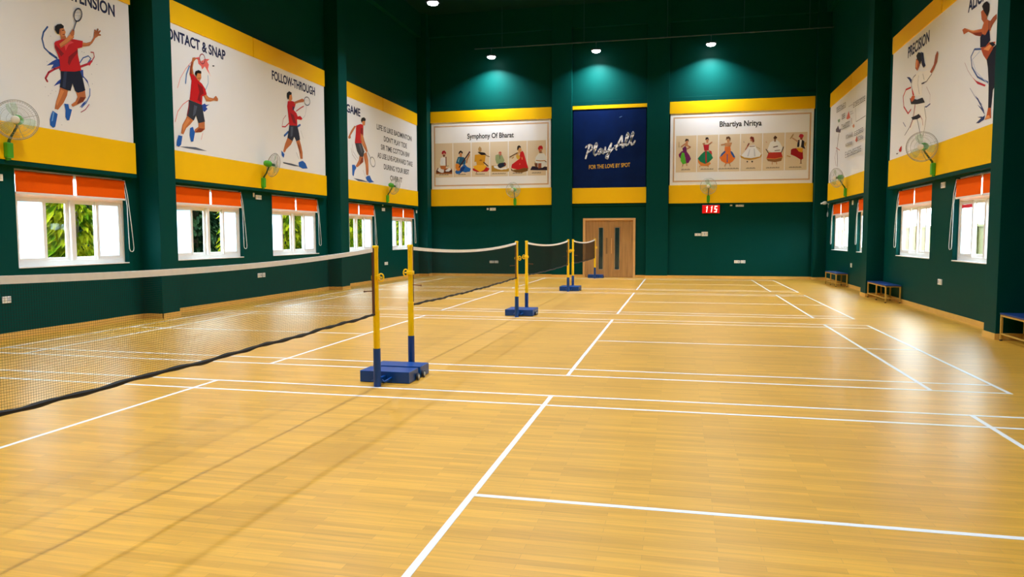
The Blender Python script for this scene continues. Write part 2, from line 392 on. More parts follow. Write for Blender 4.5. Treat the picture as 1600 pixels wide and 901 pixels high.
# ------------------------------------------------------------------ windows
WN = [0]
def window(side, y0, y1, frosted, sticker=False):
    WN[0] += 1
    W = LX if side == 'L' else RX; o = -1 if side == 'L' else 1
    w = struct(empty('window_%d' % WN[0], (W + o * 0.2, (y0 + y1) / 2, WZ0)))
    def X(a, b_): return tuple(sorted((W + o * a, W + o * b_)))
    L_ = y1 - y0; ym = (y0 + y1) / 2
    bm = B(); xa, xb = X(0.09, 0.19)
    box(bm, xa, xb, y0, y0 + 0.06, WZ0, WZ1, 0.004); box(bm, xa, xb, y1 - 0.06, y1, WZ0, WZ1, 0.004)
    box(bm, xa, xb, y0 + 0.06, y1 - 0.06, WZ0 + 0.02, WZ0 + 0.10, 0.004); box(bm, xa, xb, y0 + 0.06, y1 - 0.06, 2.34, 2.44, 0.004); box(bm, xa, xb, y0 + 0.06, y1 - 0.06, WZ1 - 0.06, WZ1, 0.004)
    box(bm, xa, xb, ym - 0.045, ym + 0.045, WZ0 + 0.10, 2.34, 0.004); box(bm, xa, xb, ym - 0.03, ym + 0.03, 2.44, WZ1 - 0.06, 0.004)
    obj('frame', rel(bm, w), M_WHITE, w)
    bm = B(); xs = X(-0.015, 0.11); box(bm, xs[0], xs[1], y0 - 0.0, y1, WZ0 - 0.0, WZ0 + 0.022, 0.003); obj('sill', rel(bm, w), M_WHITE, w)
    ed = [y0 + 0.06, y0 + 0.06 + (L_ / 2 - 0.105) * 0.52, ym - 0.045, ym + 0.045, y1 - 0.06 - (L_ / 2 - 0.105) * 0.52, y1 - 0.06]
    bays = [(ed[0], ed[1] + 0.03), (ed[1] - 0.03, ed[2]), (ed[3], ed[4] + 0.03), (ed[4] - 0.03, ed[5])]
    for i, (a, b_) in enumerate(bays):
        outer = i in (0, 3); d0, d1 = (0.10, 0.13) if outer else (0.14, 0.17)
        s = 0.068; z0, z1 = WZ0 + 0.10, 2.34; xa, xb = X(d0, d1)
        bm = B()
        box(bm, xa, xb, a, a + s, z0, z1, 0.003); box(bm, xa, xb, b_ - s, b_, z0, z1, 0.003)
        box(bm, xa, xb, a + s, b_ - s, z0, z0 + 0.06, 0.003); box(bm, xa, xb, a + s, b_ - s, z1 - 0.06, z1, 0.003)
        sh = obj('sash', rel(bm, w), M_WHITE, w)
        bm = B(); xm = (xa + xb) / 2; box(bm, xm - 0.003, xm + 0.003, a + s, b_ - s, z0 + 0.06, z1 - 0.06)
        fr = i in frosted
        p = obj('pane', rel(bm, w), M_FROST if fr else M_GLASS, sh)
        if fr: p['label'] = 'frosted pane'
        if sticker and i == 3:
            bm = B(); xi = X(d0 - 0.002, d0 + 0.012); box(bm, xi[0], xi[1], a + s, b_ - s, z1 - 0.13, z1 - 0.065); tag(obj('sticker', rel(bm, w), ink('e03040'), sh), 'red strip sticker')
    bm = B(); xa, xb = X(0.135, 0.141); box(bm, xa, xb, y0 + 0.06, ym - 0.03, 2.44, WZ1 - 0.06); box(bm, xa, xb, ym + 0.03, y1 - 0.06, 2.44, WZ1 - 0.06)
    obj('upper_pane', rel(bm, w), M_FROST, w)
    return w

def blind(side, y0, y1, chain, label):
    W = LX if side == 'L' else RX; o = -1 if side == 'L' else 1; xc = W + o * 0.045
    t = tag(empty('roller_blind', (xc, (y0 + y1) / 2, 2.79)), label, 'blind', 'orange roller blinds over the windows')
    bm = B(); tube(bm, [(xc, y0 + 0.01, 2.755), (xc, y1 - 0.01, 2.755)], 0.032, 14); obj('roller', rel(bm, t), M_ORANGE, t, smooth=False)
    for e in (y0, y1 - 0.012):
        bm = B(); box(bm, xc - 0.03, xc + 0.03, e, e + 0.012, 2.72, 2.80, 0.002); obj('end_bracket', rel(bm, t), M_WHITE, t)
    bm = B(); n = 6; xf = xc - o * 0.028
    box(bm, xf - 0.002, xf + 0.002, y0 + 0.02, y1 - 0.02, 2.43, 2.76)
    obj('fabric', rel(bm, t), M_ORANGE, t)
    bm = B(); box(bm, xf - 0.009, xf + 0.009, y0 + 0.015, y1 - 0.015, 2.395, 2.432, 0.004); obj('bottom_bar', rel(bm, t), M_WHITE, t)
    if chain:
        bm = B(); x1 = W - o * 0.03; x2 = W - o * 0.015; yy = y1 - 0.01; zb = 1.36 + 0.06 * random.random()
        pts = [(xc, yy, 2.76), (x2, yy + 0.01, 2.3), (x2, yy + 0.02, 1.8), (x2, yy + 0.03, zb + 0.06), (x2, yy + 0.055, zb + 0.01), (x1, yy + 0.09, zb), (x1, yy + 0.125, zb + 0.02), (x1, yy + 0.135, zb + 0.08), (x1, yy + 0.09, 1.9), (x2, yy + 0.03, 2.5), (xc - o * 0.03, yy, 2.78)]
        tube(bm, pts, 0.0075, 6); obj('pull_chain', rel(bm, t), M_PLATE, t, smooth=True)
    return t

POSN_L = ['nearest the camera', 'second from the camera', 'third from the camera', 'fourth from the camera', 'beside the back corner']
POSN_R = ['nearest the camera', 'second from the camera', 'half hidden by the pilaster', 'beside the back corner']
for i, (a, b_) in enumerate(WIN_L):
    window('L', a, b_, (0, 3)); m_ = (a + b_) / 2
    blind('L', a + 0.01, m_ - 0.02, False, 'orange roller blind, near half of left wall window ' + POSN_L[i])
    blind('L', m_ + 0.02, b_ - 0.01, True, 'orange roller blind with chain, far half of left wall window ' + POSN_L[i])
for i, (a, b_) in enumerate(WIN_R):
    window('R', a, b_, (3,) if i == 0 else (), sticker=(i == 0)); m_ = (a + b_) / 2
    blind('R', a + 0.01, m_ - 0.02, False, 'orange roller blind, near half of right wall window ' + POSN_R[i])
    blind('R', m_ + 0.02, b_ - 0.01, True, 'orange roller blind with chain, far half of right wall window ' + POSN_R[i])

# ------------------------------------------------------------------ banner artwork: in-plane metres (across, up)
ART = {
'player_reaching_up': [["s","3a5fa0",0.03,[[3.272,5.281],[3.184,5.17],[3.147,5.048],[3.184,4.908],[3.288,4.845],[3.425,4.801]]],["s","3a5fa0",0.045,[[3.288,4.845],[3.431,4.795]]],["p","2a4aa0",[[3.44,4.779],[3.333,4.711],[3.213,4.613],[3.361,4.667],[3.304,4.578],[3.448,4.64],[3.499,4.587],[3.535,4.788]]],["p","2a4aa0",[[3.5,4.445],[3.434,4.393],[3.343,4.291],[3.463,4.356],[3.496,4.367]]],["p","2a4aa0",[[3.936,4.694],[4.012,4.716],[4.016,4.604],[4.106,4.542],[4.151,4.403],[4.11,4.489],[4.031,4.567],[3.97,4.581]]],["s","c03040",0.035,[[3.214,4.349],[3.18,4.392],[3.253,4.509],[3.382,4.595],[3.512,4.659]]],["s","c03040",0.04,[[3.946,4.755],[4.123,4.842],[4.225,4.919]]],["s","c05060",0.02,[[4.225,4.914],[4.291,5.015],[4.277,5.088],[4.213,5.078]]],["s","4a6cb0",0.02,[[3.932,4.813],[4.024,4.932],[4.149,4.996],[4.206,4.963],[4.123,4.856]]],["p","d83040",[[4.124,4.869],[4.239,4.922],[4.174,4.826],[4.122,4.826]]],["s","5a80c0",0.02,[[4.151,4.403],[4.144,4.279],[4.048,4.127],[3.94,4.028]]],["s","c06070",0.015,[[4.117,4.112],[4.024,4.002],[3.918,3.939]]],["p","2a4aa0",[[3.979,4.115],[4.058,4.177],[4.005,4.093],[3.888,4.014]]],["p","c07040",[[3.48,4.312],[3.655,4.32],[3.621,4.184],[3.535,4.038],[3.413,3.901],[3.336,3.888],[3.376,4.036],[3.449,4.203]]],["p","d98a50",[[3.49,4.263],[3.56,4.25],[3.481,4.106],[3.394,3.962],[3.375,4.01],[3.436,4.15]]],["p","c07040",[[3.813,4.311],[4.033,4.353],[4.047,4.221],[3.98,4.137],[3.805,4.04],[3.719,3.996],[3.705,4.041],[3.802,4.111],[3.854,4.2]]],["p","7a3418",[[3.916,4.211],[4.04,4.228],[3.98,4.137],[3.823,4.062],[3.878,4.146]]],["p","e6e6ea",[[3.331,3.9],[3.413,3.898],[3.39,3.828],[3.318,3.842]]],["p","e6e6ea",[[3.649,4.045],[3.736,4.004],[3.687,3.954],[3.637,3.99]]],["p","1f5fb8",[[3.294,3.864],[3.396,3.821],[3.371,3.727],[3.332,3.593],[3.284,3.571],[3.227,3.608],[3.227,3.705],[3.256,3.786]]],["p","1f5fb8",[[3.548,4.027],[3.639,4.035],[3.654,3.959],[3.713,3.951],[3.681,3.853],[3.643,3.753],[3.596,3.74],[3.561,3.795],[3.574,3.914]]],["p","6aa0e0",[[3.3,3.849],[3.327,3.836],[3.288,3.689],[3.256,3.671]]],["p","161d33",[[3.502,4.593],[3.932,4.685],[3.987,4.572],[4.04,4.354],[3.983,4.322],[3.865,4.276],[3.802,4.296],[3.752,4.418],[3.702,4.277],[3.604,4.279],[3.467,4.297],[3.502,4.471]]],["p","2e3a58",[[3.573,4.59],[3.638,4.604],[3.589,4.308],[3.525,4.308]]],["p","c07040",[[3.984,5.202],[4.109,5.22],[4.216,5.268],[4.292,5.369],[4.309,5.473],[4.372,5.517],[4.443,5.503],[4.41,5.426],[4.327,5.359],[4.25,5.25],[4.176,5.183],[3.993,5.122]]],["s","c07040",0.035,[[4.347,5.459],[4.328,5.503]]],["s","c07040",0.03,[[4.381,5.478],[4.402,5.544]]],["s","c07040",0.03,[[4.406,5.474],[4.452,5.525]]],["s","c07040",0.03,[[4.411,5.44],[4.455,5.454]]],["p","d98a50",[[4.004,5.201],[4.108,5.209],[4.223,5.259],[4.283,5.334],[4.222,5.242],[4.124,5.191],[4.009,5.168]]],["p","c07040",[[3.528,5.217],[3.634,5.23],[3.67,5.169],[3.538,5.123]]],["p","c8141c",[[3.415,5.071],[3.539,5.136],[3.737,5.204],[3.87,5.218],[4.027,5.234],[4.006,5.114],[3.902,5.07],[3.902,4.951],[3.963,4.694],[3.805,4.639],[3.495,4.581],[3.487,4.777],[3.437,4.893],[3.396,4.96],[3.394,5.035]]],["p","8c1018",[[3.412,5.014],[3.497,4.959],[3.59,4.904],[3.522,4.836],[3.457,4.911],[3.403,4.961]]],["p","8c1018",[[3.686,4.874],[3.902,5.057],[3.899,5.003],[3.766,4.841],[3.693,4.72],[3.663,4.765]]],["p","e8484c",[[3.6,5.087],[3.751,5.164],[3.817,5.154],[3.697,5.085],[3.626,4.964]]],["p","d98a50",[[3.496,5.048],[3.637,5.169],[3.748,5.285],[3.821,5.286],[3.825,5.243],[3.672,5.1],[3.524,4.986]]],["p","c07040",[[3.524,4.986],[3.672,5.1],[3.825,5.243],[3.826,5.264],[3.667,5.119],[3.513,5.009]]],["p","c07040",[[3.735,5.287],[3.799,5.382],[3.845,5.374],[3.831,5.286],[3.779,5.246]]],["p","d98a50",[[3.485,5.314],[3.599,5.36],[3.644,5.292],[3.617,5.215],[3.564,5.191],[3.5,5.228]]],["p","c07040",[[3.49,5.289],[3.549,5.315],[3.543,5.201],[3.506,5.222]]],["s","7a2a18",0.012,[[3.576,5.23],[3.622,5.247]]],["s","2a1610",0.012,[[3.567,5.3],[3.613,5.317]]],["p","15110f",[[3.413,5.264],[3.417,5.326],[3.473,5.379],[3.554,5.409],[3.61,5.386],[3.602,5.35],[3.517,5.312],[3.499,5.225],[3.467,5.212],[3.437,5.245]]],["s","46506e",0.022,[[4.024,5.687],[4.011,5.649],[3.991,5.614],[3.965,5.584],[3.937,5.563],[3.909,5.552],[3.883,5.554],[3.863,5.566],[3.85,5.589],[3.845,5.62],[3.849,5.656],[3.861,5.694],[3.881,5.729],[3.906,5.759],[3.934,5.781],[3.962,5.791],[3.988,5.791],[4.009,5.778],[4.023,5.755],[4.028,5.724],[4.024,5.687]]],["s","46506e",0.018,[[3.895,5.55],[3.818,5.364]]],["s","9aa0b0",0.004,[[3.891,5.711],[3.884,5.591]]],["s","9aa0b0",0.004,[[3.941,5.773],[3.93,5.565]]],["s","9aa0b0",0.004,[[3.987,5.752],[3.98,5.618]]],["s","9aa0b0",0.004,[[3.856,5.688],[4.02,5.736]]],["s","9aa0b0",0.004,[[3.853,5.635],[4.024,5.684]]],["p","8088a0",[[3.304,5.139],[3.32,5.14],[3.313,5.126]]],["p","8088a0",[[3.147,4.248],[3.162,4.248],[3.156,4.234]]],["p","8088a0",[[3.283,4.211],[3.298,4.211],[3.291,4.197]]],["p","8088a0",[[3.2,4.106],[3.215,4.107],[3.209,4.093]]],["p","8088a0",[[3.361,4.213],[3.377,4.213],[3.369,4.199]]],["p","8088a0",[[4.184,4.68],[4.201,4.681],[4.194,4.666]]],["p","8088a0",[[4.192,4.505],[4.21,4.506],[4.202,4.491]]],["p","8088a0",[[4.029,5.035],[4.047,5.036],[4.039,5.021]]],["p","8088a0",[[3.978,5.036],[3.995,5.037],[3.988,5.022]]],["p","8088a0",[[3.456,3.649],[3.472,3.649],[3.465,3.635]]],["p","8088a0",[[3.202,4.686],[3.218,4.687],[3.211,4.673]]],["p","8088a0",[[4.319,4.886],[4.337,4.887],[4.329,4.872]]],["p","8088a0",[[3.249,4.153],[3.264,4.154],[3.257,4.14]]],["p","8088a0",[[4.186,5.354],[4.203,5.356],[4.196,5.341]]]],
'player_striking': [["s","e8908a",0.02,[[6.495,4.154],[6.59,4.387],[6.768,4.568],[6.968,4.695]]],["s","e8908a",0.015,[[7.123,5.577],[6.894,5.353],[6.712,5.122],[6.608,4.896]]],["s","5a86c0",0.035,[[7.029,5.452],[6.919,5.248],[6.878,5.045]]],["s","8ab0d0",0.02,[[7.682,5.38],[7.683,5.206],[7.571,5.024]]],["s","e8908a",0.012,[[7.428,4.034],[7.36,3.88]]],["p","f07068",[[7.225,5.673],[7.377,5.728],[7.441,5.643],[7.583,5.733],[7.759,5.768],[7.665,5.694],[7.728,5.636],[7.69,5.526],[7.756,5.424],[7.81,5.377],[7.673,5.479],[7.575,5.564],[7.478,5.474],[7.435,5.542],[7.346,5.571],[7.328,5.66]]],["p","2a4aa0",[[7.414,4.665],[7.532,4.72],[7.577,4.693],[7.711,4.73],[7.566,4.647],[7.63,4.615],[7.508,4.522],[7.445,4.555]]],["p","5a6478",[[6.614,3.635],[6.85,3.662],[7.16,3.684],[7.562,3.643],[7.247,3.631],[6.848,3.626]]],["s","b84a50",0.022,[[7.588,5.739],[7.586,5.705],[7.575,5.671],[7.555,5.642],[7.53,5.619],[7.5,5.605],[7.469,5.602],[7.441,5.61],[7.417,5.627],[7.401,5.653],[7.393,5.684],[7.395,5.718],[7.406,5.751],[7.425,5.781],[7.451,5.803],[7.48,5.817],[7.511,5.821],[7.539,5.814],[7.563,5.797],[7.58,5.771],[7.588,5.739]]],["s","e0d8e0",0.005,[[7.457,5.79],[7.448,5.611]]],["s","e0d8e0",0.005,[[7.527,5.806],[7.518,5.626]]],["s","e0d8e0",0.005,[[7.408,5.721],[7.575,5.754]]],["s","e0d8e0",0.005,[[7.405,5.664],[7.572,5.696]]],["s","b84a50",0.02,[[7.406,5.687],[7.225,5.662]]],["p","404850",[[7.853,5.649],[7.931,5.666],[7.929,5.637],[7.861,5.622]]],["p","c07040",[[7.141,5.659],[7.24,5.688],[7.26,5.653],[7.181,5.579],[7.138,5.434],[7.163,5.313],[7.23,5.243],[7.081,5.192],[7.02,5.269],[7.05,5.443],[7.115,5.583]]],["p","8a3a20",[[7.055,5.444],[7.115,5.583],[7.135,5.546],[7.097,5.411],[7.108,5.273],[7.028,5.271]]],["p","c07040",[[6.908,4.369],[7.11,4.28],[6.994,4.172],[6.849,4.067],[6.743,3.914],[6.667,3.926],[6.72,4.118],[6.838,4.261]]],["p","d98a50",[[6.905,4.299],[6.99,4.256],[6.829,4.092],[6.737,3.968],[6.744,4.108]]],["p","c07040",[[7.28,4.271],[7.502,4.31],[7.498,4.13],[7.36,4.047],[7.141,4.012],[7.108,4.061],[7.274,4.156]]],["p","8a3a20",[[7.295,4.13],[7.494,4.144],[7.36,4.047],[7.154,4.019]]],["p","e6e6ea",[[6.642,3.928],[6.726,3.911],[6.698,3.866],[6.606,3.879]]],["p","e6e6ea",[[7.057,4.111],[7.145,4.095],[7.124,4.035],[7.067,4.041]]],["p","1f5fb8",[[6.577,3.878],[6.707,3.876],[6.655,3.681],[6.58,3.628],[6.502,3.646],[6.525,3.761]]],["p","1f5fb8",[[6.976,4.085],[7.075,4.128],[7.099,4.069],[7.14,4.009],[7.072,3.802],[6.996,3.787],[6.955,3.928]]],["p","30343f",[[6.969,4.701],[7.418,4.666],[7.511,4.306],[7.278,4.237],[7.196,4.395],[7.109,4.268],[6.877,4.345],[6.948,4.557]]],["p","505868",[[7.14,4.618],[7.252,4.609],[7.175,4.426],[7.083,4.355]]],["s","a02030",0.02,[[6.979,4.647],[6.908,4.369]]],["p","c07040",[[7.463,4.918],[7.567,4.943],[7.681,4.885],[7.849,4.892],[7.924,4.953],[7.954,4.97],[8.03,4.913],[8.017,4.857],[7.87,4.849],[7.734,4.802],[7.591,4.782]]],["p","d98a50",[[7.495,4.909],[7.561,4.922],[7.68,4.868],[7.848,4.874],[7.726,4.829],[7.594,4.826]]],["p","c8141c",[[7.034,5.286],[7.175,5.288],[7.282,5.205],[7.443,5.149],[7.558,5.051],[7.608,4.936],[7.447,4.866],[7.418,4.666],[6.991,4.705],[7.048,4.967],[7.079,5.141]]],["p","8c1018",[[7.278,5.125],[7.458,5.075],[7.497,4.938],[7.364,4.857],[7.394,4.719],[7.259,4.752],[7.336,4.937]]],["p","d98a50",[[7.263,5.363],[7.419,5.402],[7.426,5.269],[7.353,5.174],[7.282,5.205],[7.241,5.273]]],["s","7a2a18",0.012,[[7.306,5.239],[7.385,5.26]]],["p","15110f",[[7.198,5.318],[7.228,5.381],[7.33,5.428],[7.429,5.421],[7.431,5.37],[7.29,5.348],[7.258,5.268]]]],
'player_following_through': [["s","d04850",0.035,[[10.892,4.68],[11.06,4.697],[11.257,4.823]]],["s","c84850",0.03,[[11.674,5.222],[11.932,5.358],[12.097,5.429]]],["s","b04850",0.015,[[11.109,5.018],[10.955,4.89],[10.893,4.708]]],["s","3a6ab0",0.06,[[10.995,4.444],[11.204,4.577]]],["s","3a6ab0",0.06,[[11.675,4.777],[11.874,4.867]]],["s","b0b0b8",0.012,[[12.27,5.459],[12.183,5.188],[12.068,5.096]]],["s","b0b0b8",0.012,[[11.903,4.708],[12.041,4.508]]],["s","9098a8",0.012,[[11.621,4.059],[11.757,3.893]]],["p","4a5464",[[10.881,3.717],[11.359,3.717],[11.857,3.684],[11.497,3.662],[10.913,3.682]]],["p","c07040",[[11.17,4.425],[11.437,4.359],[11.327,4.239],[11.08,4.087],[10.987,3.982],[10.901,3.997],[11.026,4.238]]],["p","c07040",[[11.622,4.39],[11.819,4.443],[11.906,4.272],[11.971,4.097],[11.976,3.871],[11.858,3.859],[11.789,4.114]]],["p","8a3a20",[[11.706,4.357],[11.81,4.261],[11.874,4.05],[11.802,4.079]]],["p","e6e6ea",[[10.894,4.007],[11.001,3.991],[10.972,3.946],[10.865,3.955]]],["p","e6e6ea",[[11.852,3.902],[11.985,3.916],[11.982,3.842],[11.849,3.836]]],["p","1f5fb8",[[10.809,4.022],[10.913,3.974],[10.971,3.935],[10.927,3.836],[10.823,3.895]]],["p","1f5fb8",[[11.731,3.789],[11.849,3.829],[11.983,3.857],[12.129,3.801],[12.251,3.664],[11.965,3.632],[11.748,3.674]]],["p","2c3040",[[11.268,4.772],[11.706,4.821],[11.798,4.621],[11.848,4.447],[11.636,4.377],[11.52,4.484],[11.422,4.351],[11.149,4.411],[11.227,4.615]]],["p","50586a",[[11.335,4.736],[11.476,4.756],[11.429,4.501],[11.323,4.451]]],["p","c8141c",[[11.216,5.42],[11.438,5.466],[11.663,5.463],[11.608,5.347],[11.532,5.227],[11.672,5.171],[11.739,5.082],[11.885,5.122],[12.007,5.069],[11.954,5.017],[11.699,4.996],[11.706,4.818],[11.268,4.765],[11.225,5.036],[11.175,5.273]]],["p","50204a",[[11.467,5.323],[11.572,5.323],[11.532,5.22],[11.462,5.216]]],["p","8c1018",[[11.319,5.122],[11.526,5.084],[11.657,4.854],[11.481,4.864]]],["p","c07040",[[11.543,5.453],[11.76,5.537],[12.018,5.634],[12.143,5.62],[12.088,5.548],[11.807,5.481],[11.576,5.402]]],["p","d98a50",[[11.286,5.615],[11.432,5.642],[11.461,5.516],[11.375,5.441],[11.265,5.457]]],["p","15110f",[[11.167,5.551],[11.178,5.637],[11.297,5.708],[11.435,5.692],[11.418,5.632],[11.313,5.606],[11.274,5.493],[11.211,5.465]]],["s","5a6070",0.022,[[12.466,5.654],[12.47,5.617],[12.457,5.579],[12.429,5.545],[12.388,5.517],[12.338,5.498],[12.285,5.49],[12.234,5.495],[12.189,5.51],[12.155,5.535],[12.136,5.568],[12.132,5.605],[12.145,5.642],[12.173,5.676],[12.213,5.704],[12.262,5.723],[12.315,5.731],[12.366,5.728],[12.412,5.712],[12.446,5.687],[12.466,5.654]]],["s","b8bcc4",0.005,[[12.243,5.693],[12.235,5.508]]],["s","b8bcc4",0.005,[[12.357,5.713],[12.349,5.527]]],["s","b8bcc4",0.005,[[12.165,5.605],[12.453,5.645]]]],
'player_walking': [["s","b8a8a0",0.02,[[15.211,4.588],[15.308,4.388],[15.591,4.241]]],["s","b8a8a0",0.014,[[15.298,4.738],[15.354,4.499],[15.744,4.292]]],["s","9098a8",0.012,[[16.134,3.95],[16.344,3.694]]],["p","46526a",[[15.359,3.619],[15.99,3.613],[16.653,3.569],[15.732,3.55]]],["p","c07040",[[15.62,5.367],[15.397,5.171],[15.187,5.003],[15.208,4.919],[15.046,4.874],[15.0,4.923],[15.251,5.186],[15.504,5.368]]],["p","c07040",[[15.85,4.403],[16.161,4.414],[16.153,4.225],[15.682,4.008],[15.532,4.023],[15.794,4.261]]],["p","8a3a20",[[16.02,4.356],[16.16,4.389],[16.153,4.225],[15.839,4.122]]],["p","c07040",[[16.155,4.497],[16.432,4.6],[16.565,4.338],[16.587,3.971],[16.552,3.776],[16.383,3.8],[16.343,4.133]]],["p","d98a50",[[16.374,4.466],[16.484,4.33],[16.515,3.965],[16.434,4.178]]],["p","e6e6ea",[[15.483,4.036],[15.615,4.002],[15.546,3.953],[15.448,3.987]]],["p","e6e6ea",[[16.366,3.813],[16.562,3.803],[16.542,3.738],[16.363,3.739]]],["p","1f5fb8",[[15.254,4.05],[15.451,4.068],[15.598,3.986],[15.46,3.874],[15.37,3.683],[15.273,3.711]]],["p","1f5fb8",[[16.327,3.711],[16.435,3.767],[16.671,3.811],[16.848,3.657],[17.051,3.612],[16.652,3.554],[16.43,3.619]]],["p","3a3a40",[[15.514,4.806],[16.023,4.861],[16.256,4.599],[16.151,4.399],[15.892,4.39],[15.67,4.534]]],["p","5a5a62",[[15.781,4.796],[15.952,4.817],[16.115,4.583],[16.026,4.501]]],["p","c8141c",[[15.62,5.389],[15.979,5.494],[16.203,5.498],[16.189,5.135],[16.022,4.85],[15.497,4.793],[15.585,5.126]]],["p","8c1018",[[15.974,5.357],[16.173,5.385],[16.164,5.149],[16.043,4.935],[15.962,5.069]]],["p","c07040",[[15.966,5.177],[16.155,5.148],[16.27,4.964],[16.448,4.766],[16.532,4.629],[16.414,4.591],[16.124,4.794],[15.958,4.954]]],["p","d98a50",[[16.016,5.13],[16.119,5.107],[16.199,4.937],[16.367,4.75],[16.297,4.749],[16.083,4.868]]],["p","d98a50",[[16.095,5.608],[16.367,5.656],[16.335,5.499],[16.15,5.472]]],["p","15110f",[[16.001,5.619],[16.073,5.709],[16.266,5.764],[16.405,5.731],[16.385,5.655],[16.156,5.621],[16.067,5.543]]],["s","5a6070",0.02,[[16.469,4.641],[16.803,4.399]]],["s","5a6070",0.024,[[17.14,4.345],[17.156,4.293],[17.15,4.243],[17.124,4.199],[17.079,4.166],[17.021,4.147],[16.954,4.144],[16.887,4.157],[16.825,4.185],[16.774,4.224],[16.739,4.272],[16.724,4.323],[16.729,4.372],[16.755,4.416],[16.799,4.448],[16.856,4.468],[16.922,4.472],[16.989,4.46],[17.052,4.432],[17.104,4.393],[17.14,4.345]]]],
'martial_artist': [["s","c82028",0.04,[[11.721,5.151],[12.115,5.177],[12.331,5.047],[12.242,4.792],[11.873,4.57]]],["s","c82028",0.04,[[11.873,4.57],[11.658,4.628]]],["s","4a5a90",0.03,[[10.283,4.523],[10.517,4.501],[10.744,4.533]]],["s","c0a8b0",0.015,[[10.569,4.943],[10.307,4.725],[10.306,4.557]]],["p","2a3a70",[[12.094,5.469],[11.863,5.421],[11.665,5.321],[11.698,5.235],[11.89,5.367]]],["s","3a4a80",0.02,[[12.255,4.419],[12.031,4.284]]],["p","f6f2ec",[[11.399,4.715],[10.676,4.622],[10.488,4.249],[10.587,3.859],[10.908,3.885],[10.842,4.177],[11.145,4.334],[11.529,4.179],[11.789,4.149],[11.519,4.375]]],["s","2a2a38",0.02,[[11.346,4.706],[11.491,4.404],[11.688,4.235],[12.076,4.087]]],["s","2a2a38",0.018,[[10.665,4.526],[10.517,4.254],[10.606,4.018],[10.706,3.868]]],["s","b02830",0.03,[[11.333,4.688],[11.425,4.394],[11.664,4.215]]],["s","2a2a38",0.02,[[11.143,4.318],[10.96,4.067],[10.804,3.856]]],["p","20202e",[[11.603,4.437],[11.207,4.425],[11.054,4.432],[10.86,4.332],[11.144,4.325],[11.486,4.364]]],["s","c06a50",0.02,[[10.946,4.383],[10.782,4.263],[10.717,4.128]]],["p","f6f2ec",[[11.372,5.374],[11.117,5.4],[10.758,5.317],[10.372,5.286],[10.217,5.147],[10.611,5.06],[10.877,5.072],[10.876,4.814],[11.477,4.918],[11.671,5.191],[11.562,5.365]]],["s","2a3048",0.018,[[11.372,5.374],[11.56,5.349],[11.671,5.191],[11.478,4.925]]],["s","2a3048",0.018,[[10.878,5.082],[10.582,5.06],[10.245,5.153]]],["s","5a6070",0.014,[[11.158,5.313],[11.187,5.128],[11.055,4.879]]],["s","5a6070",0.014,[[10.852,5.281],[10.736,5.132]]],["s","2a3048",0.03,[[10.907,5.079],[10.728,5.062]]],["p","a8583a",[[10.365,5.224],[10.12,5.33],[10.049,5.499],[9.933,5.566],[9.863,5.491],[9.915,5.335],[10.106,5.213],[10.247,5.168]]],["p","20202e",[[11.769,4.912],[11.197,4.777],[10.81,4.755],[10.627,4.613],[11.185,4.672],[11.64,4.75]]],["p","d86838",[[11.711,4.885],[11.554,4.939],[11.367,4.888],[11.411,4.815],[11.601,4.79]]],["p","c82028",[[11.641,5.119],[11.522,5.031],[11.423,4.915],[11.555,4.945]]],["p","b86038",[[11.373,5.739],[11.148,5.661],[11.101,5.524],[11.254,5.436],[11.411,5.522],[11.412,5.625]]],["p","e8935a",[[11.36,5.71],[11.249,5.653],[11.283,5.5],[11.383,5.554]]],["p","15110f",[[11.371,5.803],[11.241,5.849],[11.031,5.793],[10.971,5.621],[11.061,5.531],[11.175,5.636],[11.308,5.714]]],["p","1a2040",[[11.013,5.804],[10.877,5.746],[10.758,5.485],[10.838,5.419],[10.949,5.515],[11.02,5.695]]],["p","1a2040",[[10.783,5.531],[10.674,5.429],[10.817,5.405]]],["p","c82028",[[12.511,3.779],[12.397,3.835],[12.281,3.856],[12.312,3.722],[12.432,3.725]]],["p","303040",[[12.737,3.723],[12.527,3.711],[12.671,3.691]]]],
